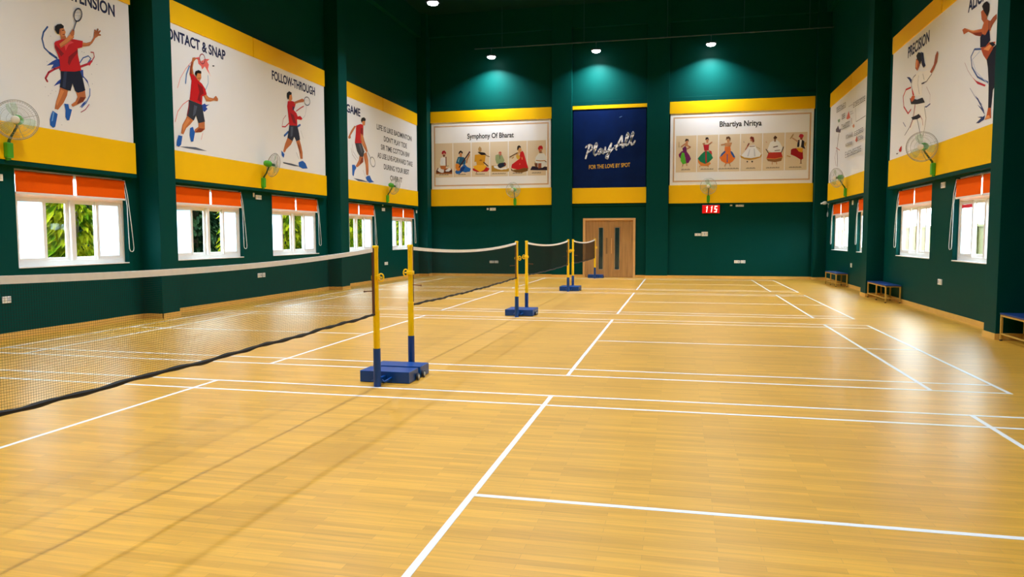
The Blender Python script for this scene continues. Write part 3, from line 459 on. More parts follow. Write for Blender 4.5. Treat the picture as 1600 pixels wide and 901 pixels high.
'balancing_athlete': [["s","3f5f9a",0.035,[[7.56,5.03],[7.879,5.102],[8.04,5.005],[7.966,4.796],[7.679,4.559],[7.191,4.362]]],["s","b8c4e0",0.015,[[7.625,5.001],[7.967,4.933],[7.761,4.67],[6.985,4.224]]],["p","c82838",[[7.985,4.642],[7.743,4.505],[7.286,4.339],[7.316,4.314],[7.665,4.43]]],["s","c0a0a8",0.012,[[8.338,4.962],[8.169,4.785],[7.97,4.633]]],["s","8a90b0",0.012,[[8.019,4.423],[7.746,4.208],[7.416,4.016]]],["p","3a4a80",[[7.749,4.236],[7.601,4.155],[7.303,3.892],[7.372,3.916]]],["p","3a4a80",[[7.624,4.052],[7.339,3.924],[7.261,3.806],[7.404,3.909]]],["p","2a3a70",[[7.657,3.721],[7.424,3.779],[7.247,3.804],[7.286,3.732],[7.517,3.7]]],["p","2a3a70",[[7.599,3.82],[7.393,3.801],[7.287,3.745]]],["p","16182a",[[7.197,4.898],[6.877,4.948],[6.804,4.265],[6.956,4.188],[6.999,3.888],[7.126,3.884],[7.149,4.333],[7.22,4.632],[7.287,4.777]]],["p","c85a28",[[7.129,3.91],[7.012,3.891],[6.98,3.711],[7.251,3.721],[7.181,3.794]]],["p","f0a060",[[7.18,3.781],[7.063,3.775],[7.026,3.723],[7.219,3.727]]],["p","b8502c",[[7.576,5.05],[7.202,5.059],[6.932,5.004],[7.045,4.9],[7.287,4.772],[7.444,4.892]]],["p","ec9a5c",[[7.456,5.0],[7.197,5.014],[7.054,4.979],[7.218,4.916]]],["p","16182a",[[7.2,5.041],[7.059,5.031],[6.926,4.947],[7.05,4.947]]],["p","a8583a",[[7.24,5.411],[7.068,5.46],[6.933,5.472],[6.924,5.387],[7.091,5.327],[7.162,5.283]]],["p","c8683c",[[8.526,5.627],[8.412,5.63],[7.99,5.47],[7.565,5.388],[7.475,5.477],[7.338,5.491],[7.203,5.427],[7.16,5.261],[7.374,5.22],[7.508,5.236],[7.834,5.34],[8.212,5.51],[8.438,5.519]]],["p","8a3420",[[7.985,5.422],[7.559,5.329],[7.495,5.233],[7.834,5.34]]],["p","f0a868",[[8.371,5.599],[7.988,5.45],[7.631,5.374],[7.991,5.475]]],["p","1b1e38",[[7.534,5.288],[7.382,5.23],[7.229,5.311],[7.159,5.082],[7.353,5.022],[7.598,5.066],[7.618,5.252]]],["s","b86038",0.02,[[7.404,5.431],[7.429,5.242]]],["s","1b1e38",0.02,[[7.242,5.438],[7.238,5.283]]],["p","b86038",[[7.627,5.709],[7.501,5.719],[7.363,5.601],[7.338,5.491],[7.474,5.471],[7.584,5.559]]],["p","22181c",[[7.589,5.793],[7.513,5.827],[7.38,5.819],[7.262,5.739],[7.249,5.614],[7.33,5.535],[7.402,5.6],[7.497,5.679]]]],
'technique_print': [["s","5a3a48",0.06,[[19.754,5.165],[19.899,4.938],[20.02,4.663],[19.886,4.277],[19.895,4.063]]],["s","b08890",0.03,[[20.137,4.635],[20.35,4.407],[20.101,4.09]]],["s","c06a60",0.03,[[20.191,4.725],[19.573,4.572]]],["p","6a5a60",[[20.323,5.367],[19.933,5.456],[19.712,5.282],[19.442,5.285],[19.539,5.157],[20.269,5.276]]],["p","d89070",[[17.759,5.123],[17.55,5.168],[17.424,5.075],[17.581,5.03]]],["p","c85a48",[[17.281,4.61],[17.106,4.736],[16.958,4.57],[17.11,4.534]]],["p","e07060",[[18.674,5.489],[18.348,5.69],[18.089,5.438],[18.436,5.433]]],["s","8a8484",0.02,[[17.384,5.625],[17.261,5.181],[16.062,5.177]]],["s","9a9494",0.015,[[18.367,5.828],[17.768,5.802]]],["s","7a4a40",0.03,[[17.879,5.386],[17.821,5.208]]],["s","9a9494",0.012,[[18.166,5.622],[17.739,5.59]]],["s","9a9494",0.012,[[18.102,5.535],[17.664,5.522]]],["p","7a9478",[[20.02,5.655],[19.625,5.635],[19.67,5.54],[19.906,5.547]]],["s","5a585c",0.025,[[20.249,6.1],[20.227,5.939]]],["s","5a585c",0.02,[[20.249,6.1],[20.111,6.095]]],["s","5a585c",0.025,[[20.109,6.079],[20.091,5.95]]],["s","5a585c",0.02,[[20.227,5.939],[20.088,5.934]]],["s","5a585c",0.025,[[20.019,6.091],[19.997,5.931]]],["s","5a585c",0.02,[[20.019,6.091],[19.883,6.086]]],["s","5a585c",0.02,[[20.008,6.011],[19.872,6.006]]],["s","5a585c",0.02,[[19.997,5.931],[19.861,5.927]]],["s","5a585c",0.025,[[19.793,6.082],[19.771,5.924]]],["s","5a585c",0.02,[[19.793,6.082],[19.659,6.077]]],["s","5a585c",0.02,[[19.782,6.003],[19.648,5.998]]],["s","5a585c",0.02,[[19.771,5.924],[19.637,5.919]]],["s","5a585c",0.025,[[19.571,6.073],[19.549,5.916]]],["s","5a585c",0.02,[[19.571,6.073],[19.44,6.068]]],["s","5a585c",0.025,[[19.437,6.053],[19.42,5.928]]],["s","5a585c",0.02,[[19.549,5.916],[19.418,5.912]]],["s","5a585c",0.025,[[19.353,6.065],[19.331,5.909]]],["s","5a585c",0.025,[[19.221,6.044],[19.204,5.92]]],["s","5a585c",0.02,[[19.342,5.987],[19.213,5.982]]],["s","5a585c",0.02,[[19.331,5.909],[19.202,5.905]]],["s","5a585c",0.025,[[19.138,6.056],[19.117,5.902]]],["s","5a585c",0.02,[[19.138,6.056],[19.011,6.051]]],["s","5a585c",0.02,[[19.127,5.979],[19.0,5.974]]],["s","5a585c",0.02,[[19.117,5.902],[18.99,5.898]]],["s","5a585c",0.025,[[18.927,6.048],[18.906,5.895]]],["s","5a585c",0.02,[[18.927,6.048],[18.802,6.043]]],["s","5a585c",0.025,[[18.8,6.028],[18.783,5.906]]],["s","5a585c",0.02,[[18.906,5.895],[18.781,5.891]]],["s","5a585c",0.025,[[17.655,5.817],[17.636,5.679]]],["s","5a585c",0.02,[[17.655,5.817],[17.525,5.812]]],["s","5a585c",0.02,[[17.645,5.748],[17.516,5.743]]],["s","5a585c",0.02,[[17.636,5.679],[17.507,5.675]]],["s","5a585c",0.025,[[17.44,5.809],[17.422,5.673]]],["s","5a585c",0.02,[[17.44,5.809],[17.313,5.804]]],["s","5a585c",0.025,[[17.311,5.791],[17.296,5.682]]],["s","5a585c",0.02,[[17.422,5.673],[17.295,5.669]]],["s","5a585c",0.025,[[17.229,5.801],[17.211,5.666]]],["s","5a585c",0.02,[[17.229,5.801],[17.104,5.797]]],["s","5a585c",0.02,[[17.22,5.734],[17.095,5.73]]],["s","5a585c",0.02,[[17.211,5.666],[17.086,5.663]]],["s","5a585c",0.025,[[17.022,5.794],[17.004,5.66]]],["s","5a585c",0.02,[[17.022,5.794],[16.899,5.79]]],["s","5a585c",0.02,[[17.013,5.727],[16.89,5.723]]],["s","5a585c",0.02,[[17.004,5.66],[16.881,5.656]]],["s","5a585c",0.025,[[16.818,5.787],[16.8,5.654]]],["s","5a585c",0.02,[[16.818,5.787],[16.698,5.783]]],["s","5a585c",0.025,[[16.696,5.769],[16.682,5.664]]],["s","5a585c",0.02,[[16.8,5.654],[16.68,5.65]]],["s","5a585c",0.025,[[16.618,5.78],[16.601,5.648]]],["s","5a585c",0.02,[[16.618,5.78],[16.5,5.775]]],["s","5a585c",0.025,[[16.498,5.762],[16.484,5.658]]],["s","5a585c",0.02,[[16.601,5.648],[16.482,5.645]]],["s","5a585c",0.025,[[16.422,5.773],[16.404,5.642]]],["s","5a585c",0.02,[[16.422,5.773],[16.305,5.769]]],["s","5a585c",0.025,[[16.304,5.756],[16.29,5.652]]],["s","5a585c",0.02,[[16.404,5.642],[16.288,5.639]]],["s","5a585c",0.025,[[16.228,5.766],[16.211,5.636]]],["s","5a585c",0.02,[[16.228,5.766],[16.114,5.762]]],["s","5a585c",0.02,[[16.22,5.701],[16.106,5.697]]],["s","5a585c",0.02,[[16.211,5.636],[16.097,5.633]]],["s","4a484c",0.025,[[19.283,5.706],[19.262,5.559]]],["s","4a484c",0.02,[[19.283,5.706],[19.17,5.703]]],["s","4a484c",0.025,[[19.168,5.688],[19.152,5.571]]],["s","4a484c",0.02,[[19.262,5.559],[19.15,5.556]]],["s","4a484c",0.025,[[19.095,5.7],[19.075,5.554]]],["s","4a484c",0.02,[[19.095,5.7],[18.984,5.697]]],["s","4a484c",0.02,[[19.085,5.627],[18.974,5.624]]],["s","4a484c",0.02,[[19.075,5.554],[18.964,5.552]]],["s","4a484c",0.025,[[18.911,5.695],[18.891,5.55]]],["s","4a484c",0.02,[[18.911,5.695],[18.801,5.691]]],["s","4a484c",0.02,[[18.901,5.622],[18.791,5.619]]],["s","4a484c",0.02,[[18.891,5.55],[18.781,5.547]]],["s","4a484c",0.025,[[19.269,5.376],[19.247,5.221]]],["s","4a484c",0.02,[[19.269,5.376],[19.133,5.37]]],["s","4a484c",0.025,[[19.131,5.354],[19.114,5.231]]],["s","4a484c",0.02,[[19.247,5.221],[19.112,5.215]]],["s","4a484c",0.025,[[19.043,5.366],[19.022,5.212]]],["s","4a484c",0.025,[[18.908,5.344],[18.891,5.222]]],["s","4a484c",0.02,[[19.033,5.289],[18.899,5.283]]],["s","4a484c",0.02,[[19.022,5.212],[18.889,5.206]]],["s","4a484c",0.025,[[18.822,5.356],[18.801,5.203]]],["s","4a484c",0.025,[[18.689,5.334],[18.672,5.213]]],["s","4a484c",0.02,[[18.811,5.279],[18.68,5.274]]],["s","4a484c",0.02,[[18.801,5.203],[18.67,5.198]]],["s","4a484c",0.025,[[18.604,5.346],[18.584,5.194]]],["s","4a484c",0.02,[[18.604,5.346],[18.476,5.34]]],["s","4a484c",0.025,[[18.474,5.325],[18.457,5.204]]],["s","4a484c",0.02,[[18.584,5.194],[18.455,5.189]]],["s","4a484c",0.025,[[18.391,5.336],[18.37,5.186]]],["s","4a484c",0.02,[[18.391,5.336],[18.264,5.33]]],["s","4a484c",0.025,[[18.262,5.315],[18.246,5.196]]],["s","4a484c",0.02,[[18.37,5.186],[18.244,5.181]]],["s","4a484c",0.025,[[18.181,5.326],[18.16,5.178]]],["s","4a484c",0.02,[[18.181,5.326],[18.056,5.321]]],["s","4a484c",0.025,[[18.054,5.306],[18.038,5.188]]],["s","4a484c",0.02,[[18.16,5.178],[18.036,5.173]]],["s","8a8480",0.025,[[18.48,4.919],[18.466,4.816]]],["s","8a8480",0.02,[[18.48,4.919],[18.373,4.914]]],["s","8a8480",0.02,[[18.473,4.867],[18.366,4.863]]],["s","8a8480",0.02,[[18.466,4.816],[18.359,4.812]]],["s","8a8480",0.025,[[18.303,4.911],[18.289,4.809]]],["s","8a8480",0.02,[[18.303,4.911],[18.198,4.907]]],["s","8a8480",0.025,[[18.196,4.897],[18.185,4.815]]],["s","8a8480",0.02,[[18.289,4.809],[18.184,4.805]]],["s","8a8480",0.025,[[18.128,4.904],[18.114,4.803]]],["s","8a8480",0.025,[[18.023,4.89],[18.012,4.809]]],["s","8a8480",0.02,[[18.121,4.853],[18.018,4.85]]],["s","8a8480",0.02,[[18.114,4.803],[18.011,4.799]]],["s","8a8480",0.025,[[17.956,4.897],[17.942,4.797]]],["s","8a8480",0.025,[[17.853,4.883],[17.842,4.803]]],["s","8a8480",0.02,[[17.949,4.847],[17.847,4.843]]],["s","8a8480",0.02,[[17.942,4.797],[17.84,4.793]]],["s","8a8480",0.025,[[17.786,4.89],[17.773,4.79]]],["s","8a8480",0.025,[[17.684,4.876],[17.674,4.797]]],["s","8a8480",0.02,[[17.78,4.84],[17.679,4.836]]],["s","8a8480",0.02,[[17.773,4.79],[17.672,4.787]]],["s","8a8480",0.025,[[17.619,4.884],[17.606,4.784]]],["s","8a8480",0.02,[[17.619,4.884],[17.52,4.88]]],["s","8a8480",0.02,[[17.612,4.834],[17.513,4.83]]],["s","8a8480",0.02,[[17.606,4.784],[17.506,4.781]]],["s","8a8480",0.025,[[18.48,4.653],[18.469,4.574]]],["s","8a8480",0.025,[[18.375,4.641],[18.367,4.578]]],["s","8a8480",0.02,[[18.474,4.614],[18.371,4.609]]],["s","8a8480",0.02,[[18.469,4.574],[18.366,4.57]]],["s","8a8480",0.025,[[18.308,4.646],[18.297,4.567]]],["s","8a8480",0.02,[[18.308,4.646],[18.206,4.641]]],["s","8a8480",0.025,[[18.205,4.633],[18.197,4.57]]],["s","8a8480",0.02,[[18.297,4.567],[18.195,4.563]]],["s","8a8480",0.025,[[18.139,4.638],[18.128,4.56]]],["s","8a8480",0.02,[[18.139,4.638],[18.038,4.633]]],["s","8a8480",0.02,[[18.133,4.599],[18.033,4.594]]],["s","8a8480",0.02,[[18.128,4.56],[18.028,4.555]]],["s","8a8480",0.025,[[17.972,4.63],[17.961,4.553]]],["s","8a8480",0.02,[[17.972,4.63],[17.872,4.626]]],["s","8a8480",0.02,[[17.966,4.591],[17.867,4.587]]],["s","8a8480",0.02,[[17.961,4.553],[17.862,4.548]]],["s","8a8480",0.025,[[17.807,4.623],[17.796,4.546]]],["s","8a8480",0.02,[[17.807,4.623],[17.709,4.618]]],["s","8a8480",0.02,[[17.802,4.584],[17.704,4.58]]],["s","8a8480",0.02,[[17.796,4.546],[17.699,4.541]]],["s","8a8480",0.025,[[17.644,4.615],[17.634,4.539]]],["s","8a8480",0.02,[[17.644,4.615],[17.548,4.611]]],["s","8a8480",0.02,[[17.639,4.577],[17.543,4.573]]],["s","8a8480",0.02,[[17.634,4.539],[17.538,4.535]]],["s","6a6466",0.025,[[17.198,4.863],[17.182,4.743]]],["s","6a6466",0.02,[[17.198,4.863],[17.055,4.861]]],["s","6a6466",0.02,[[17.19,4.803],[17.047,4.801]]],["s","6a6466",0.02,[[17.182,4.743],[17.039,4.742]]],["s","6a6466",0.025,[[16.961,4.86],[16.945,4.741]]],["s","6a6466",0.02,[[16.961,4.86],[16.821,4.858]]],["s","6a6466",0.02,[[16.953,4.8],[16.813,4.799]]],["s","6a6466",0.02,[[16.945,4.741],[16.805,4.74]]],["s","6a6466",0.025,[[16.729,4.857],[16.713,4.739]]],["s","6a6466",0.02,[[16.729,4.857],[16.591,4.855]]],["s","6a6466",0.025,[[16.59,4.843],[16.578,4.75]]],["s","6a6466",0.02,[[16.713,4.739],[16.576,4.738]]],["s","6a6466",0.025,[[16.501,4.854],[16.486,4.737]]],["s","6a6466",0.02,[[16.501,4.854],[16.366,4.852]]],["s","6a6466",0.02,[[16.493,4.795],[16.359,4.794]]],["s","6a6466",0.02,[[16.486,4.737],[16.351,4.736]]],["s","6a6466",0.025,[[16.278,4.851],[16.262,4.735]]],["s","6a6466",0.02,[[16.278,4.851],[16.146,4.849]]],["s","6a6466",0.025,[[16.144,4.837],[16.132,4.746]]],["s","6a6466",0.02,[[16.262,4.735],[16.131,4.734]]],["s","6a6466",0.025,[[16.863,4.641],[16.85,4.538]]],["s","6a6466",0.02,[[16.863,4.641],[16.761,4.639]]],["s","6a6466",0.025,[[16.76,4.629],[16.749,4.547]]],["s","6a6466",0.02,[[16.85,4.538],[16.747,4.536]]],["s","6a6466",0.025,[[16.694,4.638],[16.68,4.535]]],["s","6a6466",0.02,[[16.694,4.638],[16.593,4.636]]],["s","6a6466",0.02,[[16.687,4.587],[16.586,4.585]]],["s","6a6466",0.02,[[16.68,4.535],[16.579,4.534]]],["s","6a6466",0.025,[[16.526,4.635],[16.513,4.533]]],["s","6a6466",0.02,[[16.526,4.635],[16.427,4.633]]],["s","6a6466",0.025,[[16.426,4.623],[16.415,4.542]]],["s","6a6466",0.02,[[16.513,4.533],[16.413,4.532]]],["s","6a6466",0.025,[[16.361,4.632],[16.348,4.531]]],["s","6a6466",0.02,[[16.361,4.632],[16.263,4.63]]],["s","6a6466",0.02,[[16.355,4.581],[16.257,4.58]]],["s","6a6466",0.02,[[16.348,4.531],[16.25,4.529]]],["s","6a6466",0.025,[[16.199,4.629],[16.185,4.529]]],["s","6a6466",0.025,[[16.101,4.617],[16.09,4.537]]],["s","6a6466",0.02,[[16.192,4.579],[16.096,4.577]]],["s","6a6466",0.02,[[16.185,4.529],[16.089,4.527]]],["s","5a585c",0.025,[[18.397,4.365],[18.374,4.199]]],["s","5a585c",0.02,[[18.397,4.365],[18.262,4.362]]],["s","5a585c",0.02,[[18.385,4.282],[18.251,4.28]]],["s","5a585c",0.02,[[18.374,4.199],[18.239,4.197]]],["s","5a585c",0.025,[[18.173,4.361],[18.15,4.196]]],["s","5a585c",0.025,[[18.038,4.342],[18.02,4.211]]],["s","5a585c",0.02,[[18.162,4.278],[18.029,4.276]]],["s","5a585c",0.02,[[18.15,4.196],[18.018,4.195]]],["s","5a585c",0.025,[[17.953,4.356],[17.931,4.194]]],["s","5a585c",0.02,[[17.953,4.356],[17.823,4.354]]],["s","5a585c",0.02,[[17.942,4.275],[17.812,4.273]]],["s","5a585c",0.02,[[17.931,4.194],[17.801,4.192]]],["s","5a585c",0.025,[[17.737,4.352],[17.715,4.191]]],["s","5a585c",0.02,[[17.737,4.352],[17.609,4.35]]],["s","5a585c",0.025,[[17.607,4.334],[17.59,4.206]]],["s","5a585c",0.02,[[17.715,4.191],[17.588,4.19]]],["s","5a585c",0.025,[[17.525,4.348],[17.503,4.189]]],["s","5a585c",0.025,[[17.397,4.33],[17.38,4.203]]],["s","5a585c",0.02,[[17.514,4.269],[17.389,4.267]]],["s","5a585c",0.02,[[17.503,4.189],[17.378,4.187]]],["s","5a585c",0.025,[[17.317,4.345],[17.295,4.186]]],["s","5a585c",0.02,[[17.317,4.345],[17.193,4.342]]],["s","5a585c",0.025,[[17.191,4.326],[17.174,4.2]]],["s","5a585c",0.02,[[17.295,4.186],[17.172,4.185]]],["s","5a585c",0.025,[[17.112,4.341],[17.091,4.184]]],["s","5a585c",0.02,[[17.112,4.341],[16.991,4.338]]],["s","5a585c",0.02,[[17.102,4.262],[16.98,4.26]]],["s","5a585c",0.02,[[17.091,4.184],[16.97,4.182]]],["s","5a585c",0.025,[[16.911,4.337],[16.89,4.181]]],["s","5a585c",0.02,[[16.911,4.337],[16.792,4.335]]],["s","5a585c",0.02,[[16.901,4.259],[16.782,4.257]]],["s","5a585c",0.02,[[16.89,4.181],[16.771,4.18]]],["s","5a585c",0.025,[[16.713,4.333],[16.693,4.179]]],["s","5a585c",0.02,[[16.713,4.333],[16.596,4.331]]],["s","5a585c",0.025,[[16.594,4.316],[16.578,4.193]]],["s","5a585c",0.02,[[16.693,4.179],[16.576,4.178]]],["s","5a585c",0.025,[[16.519,4.33],[16.499,4.177]]],["s","5a585c",0.02,[[16.519,4.33],[16.404,4.327]]],["s","5a585c",0.025,[[16.402,4.312],[16.386,4.19]]],["s","5a585c",0.02,[[16.499,4.177],[16.384,4.175]]],["s","5a585c",0.025,[[16.328,4.326],[16.308,4.174]]],["s","5a585c",0.02,[[16.328,4.326],[16.215,4.324]]],["s","5a585c",0.02,[[16.318,4.25],[16.205,4.248]]],["s","5a585c",0.02,[[16.308,4.174],[16.195,4.173]]]],
'seated_drummer': [["p","a05a22",[[-6.843,4.303],[-6.831,4.435],[-6.758,4.559],[-6.152,4.516],[-6.122,4.439],[-6.127,4.294]]],["p","5a2a18",[[-6.832,4.415],[-6.758,4.549],[-6.504,4.37],[-6.401,4.445],[-6.166,4.517],[-6.126,4.42],[-6.127,4.362],[-6.484,4.35],[-6.832,4.357]]],["p","f2f0ee",[[-6.774,4.453],[-6.707,4.571],[-6.482,4.524],[-6.494,4.369],[-6.576,4.348],[-6.688,4.389]]],["p","f2f0ee",[[-6.426,4.445],[-6.227,4.566],[-6.166,4.478],[-6.269,4.403],[-6.402,4.402]]],["p","f2f2f2",[[-6.621,4.971],[-6.519,5.011],[-6.392,4.969],[-6.375,4.653],[-6.628,4.653],[-6.66,4.76]]],["p","d8d8dc",[[-6.57,4.951],[-6.556,4.96],[-6.546,4.719],[-6.566,4.7]]],["s","8a4a2c",0.045,[[-6.39,5.0],[-6.387,4.628]]],["p","c07038",[[-6.655,4.648],[-6.385,4.638],[-6.417,4.522],[-6.503,4.482],[-6.625,4.523]]],["p","c88a70",[[-6.527,5.185],[-6.411,5.182],[-6.441,5.059],[-6.528,5.056]]],["p","6a3820",[[-6.542,5.089],[-6.412,5.086],[-6.478,4.993]]],["p","b01828",[[-6.582,5.179],[-6.547,5.259],[-6.455,5.281],[-6.384,5.197],[-6.391,5.1],[-6.431,5.169],[-6.486,5.19],[-6.528,5.119],[-6.568,5.134]]],["s","707070",0.02,[[-6.389,4.628],[-6.277,4.635]]]],
'seated_veena_player': [["p","2468b4",[[-5.999,4.378],[-5.913,4.473],[-5.709,4.583],[-5.587,4.705],[-5.467,4.578],[-5.303,4.497],[-5.344,4.38],[-5.55,4.346],[-5.67,4.387],[-5.792,4.293],[-5.934,4.286]]],["p","123c80",[[-5.791,4.47],[-5.669,4.583],[-5.548,4.58],[-5.63,4.428],[-5.752,4.334]]],["p","1f5a78",[[-5.934,4.816],[-5.868,4.991],[-5.767,5.007],[-5.586,4.968],[-5.522,4.848],[-5.543,4.695],[-5.79,4.653],[-5.955,4.739]]],["p","7ab0c8",[[-5.869,4.818],[-5.818,4.951],[-5.798,4.95],[-5.829,4.759]]],["p","c98a58",[[-5.806,5.146],[-5.681,5.153],[-5.69,4.996],[-5.777,4.992]]],["p","2a1812",[[-5.847,5.101],[-5.822,5.2],[-5.745,5.265],[-5.652,5.196],[-5.661,5.116],[-5.741,5.179],[-5.802,5.129]]],["p","e08a2c",[[-5.976,4.705],[-5.87,4.726],[-5.745,4.623],[-5.787,4.431],[-5.893,4.411],[-5.977,4.532]]],["s","c98a58",0.06,[[-5.486,4.751],[-5.465,4.884],[-5.368,5.073]]],["s","3a1620",0.05,[[-5.811,4.567],[-5.353,5.188]]],["p","6c2028",[[-5.393,5.204],[-5.338,5.222],[-5.327,5.145],[-5.379,5.135]]]],
'seated_sitar_player': [["p","b81c18",[[-5.231,4.496],[-5.066,4.534],[-4.667,4.563],[-4.484,4.479],[-4.588,4.363],[-5.027,4.354],[-5.207,4.415]]],["p","f0b020",[[-5.206,4.591],[-4.905,4.68],[-4.603,4.596],[-4.743,4.428],[-4.907,4.351],[-5.146,4.49]]],["p","d89a20",[[-5.127,5.067],[-4.903,5.08],[-4.66,5.036],[-4.681,4.865],[-4.722,4.637],[-5.045,4.641],[-5.065,4.779],[-5.149,4.777]]],["p","a86c18",[[-4.904,4.87],[-4.805,4.849],[-4.845,4.793],[-4.944,4.814]]],["p","1c1414",[[-5.006,5.178],[-4.962,5.186],[-4.703,5.141],[-4.62,5.053],[-4.843,5.046],[-4.943,5.115]]],["s","8a6a40",0.03,[[-4.664,5.032],[-4.502,4.974]]],["p","b89058",[[-4.977,5.33],[-4.911,5.408],[-4.838,5.326],[-4.839,5.212],[-4.919,5.166],[-4.976,5.244]]],["s","4a2a20",0.045,[[-4.745,4.748],[-4.567,4.592]]],["s","6a4a30",0.02,[[-5.088,4.263],[-5.047,4.358]]]],
'seated_harmonium_player': [["p","b88a30",[[-4.407,4.606],[-4.193,4.601],[-4.095,4.467],[-3.8,4.423],[-3.668,4.484],[-3.668,4.344],[-4.408,4.351]]],["p","f0eee8",[[-4.316,4.59],[-4.193,4.591],[-4.095,4.49],[-3.996,4.465],[-3.799,4.525],[-3.737,4.463],[-3.977,4.415],[-4.134,4.449],[-4.292,4.51]]],["p","9aa878",[[-4.235,5.025],[-4.132,5.054],[-3.971,5.046],[-3.853,4.807],[-3.893,4.728],[-4.094,4.657],[-4.193,4.678],[-4.245,4.854]]],["p","6a7850",[[-4.073,5.039],[-4.03,5.038],[-4.038,4.859],[-4.064,4.859]]],["p","20283a",[[-4.157,4.624],[-4.074,4.693],[-3.834,4.725],[-3.785,4.635],[-3.815,4.575],[-4.036,4.485],[-4.114,4.525]]],["p","7a3020",[[-3.881,4.694],[-3.799,4.692],[-3.785,4.612],[-3.854,4.595]]],["p","c85a48",[[-4.106,5.135],[-4.043,5.175],[-3.98,5.141],[-3.99,5.033],[-4.044,4.997],[-4.093,5.055]]],["p","b89878",[[-4.073,5.111],[-4.022,5.11],[-4.03,5.038],[-4.063,5.039]]]],
'seated_flute_player': [["p","7a5018",[[-3.58,4.479],[-3.506,4.401],[-3.271,4.438],[-2.999,4.488],[-2.847,4.466],[-2.878,4.346],[-3.115,4.285],[-3.388,4.3],[-3.568,4.38]]],["p","c81818",[[-3.568,4.493],[-3.544,4.629],[-3.388,4.738],[-3.231,4.848],[-3.192,5.11],[-3.095,5.177],[-3.033,5.087],[-2.936,4.746],[-2.847,4.462],[-3.037,4.481],[-3.271,4.411],[-3.466,4.453]]],["p","e86a50",[[-3.232,4.659],[-3.183,4.668],[-3.183,4.611],[-3.222,4.606]]],["p","e8a860",[[-3.134,4.902],[-3.105,4.92],[-3.092,4.825],[-3.119,4.817]]],["p","d8a838",[[-3.372,4.964],[-3.27,5.056],[-3.189,4.922],[-3.228,4.825],[-3.313,4.846]]],["p","d8a060",[[-3.391,5.017],[-3.27,5.135],[-3.111,5.205],[-3.188,5.106],[-3.325,4.978]]],["p","d8a060",[[-3.27,5.285],[-3.149,5.282],[-3.13,5.198],[-3.212,5.144],[-3.289,5.165]]],["p","201410",[[-3.322,5.223],[-3.309,5.358],[-3.24,5.406],[-3.159,5.353],[-3.169,5.293],[-3.231,5.318],[-3.28,5.201]]],["s","6a4a28",0.04,[[-3.622,4.939],[-3.309,5.098]]],["s","c89050",0.035,[[-3.524,4.883],[-3.465,4.929]]]],
'seated_tabla_player': [["p","2a1c30",[[-2.77,4.381],[-2.689,4.537],[-2.063,4.504],[-2.059,4.36]]],["p","e8ecec",[[-2.538,4.901],[-2.419,5.052],[-2.185,5.045],[-2.108,4.913],[-2.07,4.762],[-2.069,4.575],[-2.265,4.464],[-2.534,4.508],[-2.577,4.7]]],["p","c8b890",[[-2.582,4.756],[-2.515,4.661],[-2.496,4.51],[-2.582,4.55]]],["p","7a4a2c",[[-2.596,4.659],[-2.457,4.659],[-2.457,4.491],[-2.554,4.512]]],["p","a05a3c",[[-2.438,4.65],[-2.3,4.656],[-2.299,4.465],[-2.438,4.438]]],["s","c89a68",0.04,[[-2.515,4.77],[-2.342,4.747],[-2.15,4.755]]],["p","5a3828",[[-2.169,4.746],[-2.089,4.716],[-2.089,4.679],[-2.15,4.708]]],["p","c87850",[[-2.419,5.22],[-2.281,5.197],[-2.3,5.082],[-2.4,5.085]]],["p","8a6a48",[[-2.4,5.116],[-2.304,5.123],[-2.246,5.075],[-2.371,5.054]]],["p","c01820",[[-2.452,5.254],[-2.4,5.35],[-2.304,5.37],[-2.243,5.308],[-2.252,5.193],[-2.323,5.236],[-2.409,5.178]]]],
'dancer_in_purple': [["p","981f50",[[3.176,4.857],[3.275,4.963],[3.32,4.887],[3.255,4.745],[3.201,4.753]]],["p","701a60",[[3.193,4.856],[3.292,4.983],[3.476,4.978],[3.596,4.811],[3.652,4.674],[3.557,4.516],[3.467,4.501],[3.43,4.741],[3.335,4.784],[3.249,4.701],[3.207,4.77]]],["p","58b830",[[3.309,4.938],[3.394,4.909],[3.43,4.713],[3.473,4.507],[3.339,4.47],[3.257,4.608],[3.261,4.786]]],["p","6a1a5a",[[3.317,5.092],[3.423,5.181],[3.481,5.104],[3.483,4.968],[3.339,4.982]]],["s","c88860",0.05,[[3.283,5.154],[3.389,5.243]]],["s","c88860",0.05,[[3.49,5.206],[3.618,5.134],[3.509,5.069]]],["p","c88860",[[3.405,5.294],[3.522,5.29],[3.524,5.188],[3.424,5.157]]],["p","c88860",[[3.427,5.395],[3.534,5.392],[3.522,5.273],[3.449,5.275]]],["p","2a1a14",[[3.407,5.355],[3.446,5.463],[3.543,5.439],[3.565,5.323],[3.514,5.399],[3.441,5.361]]],["s","c89060",0.035,[[3.349,4.469],[3.334,4.401]]],["s","c89060",0.035,[[3.493,4.507],[3.495,4.421]]],["s","b09060",0.02,[[3.186,5.334],[3.189,5.147]]]],
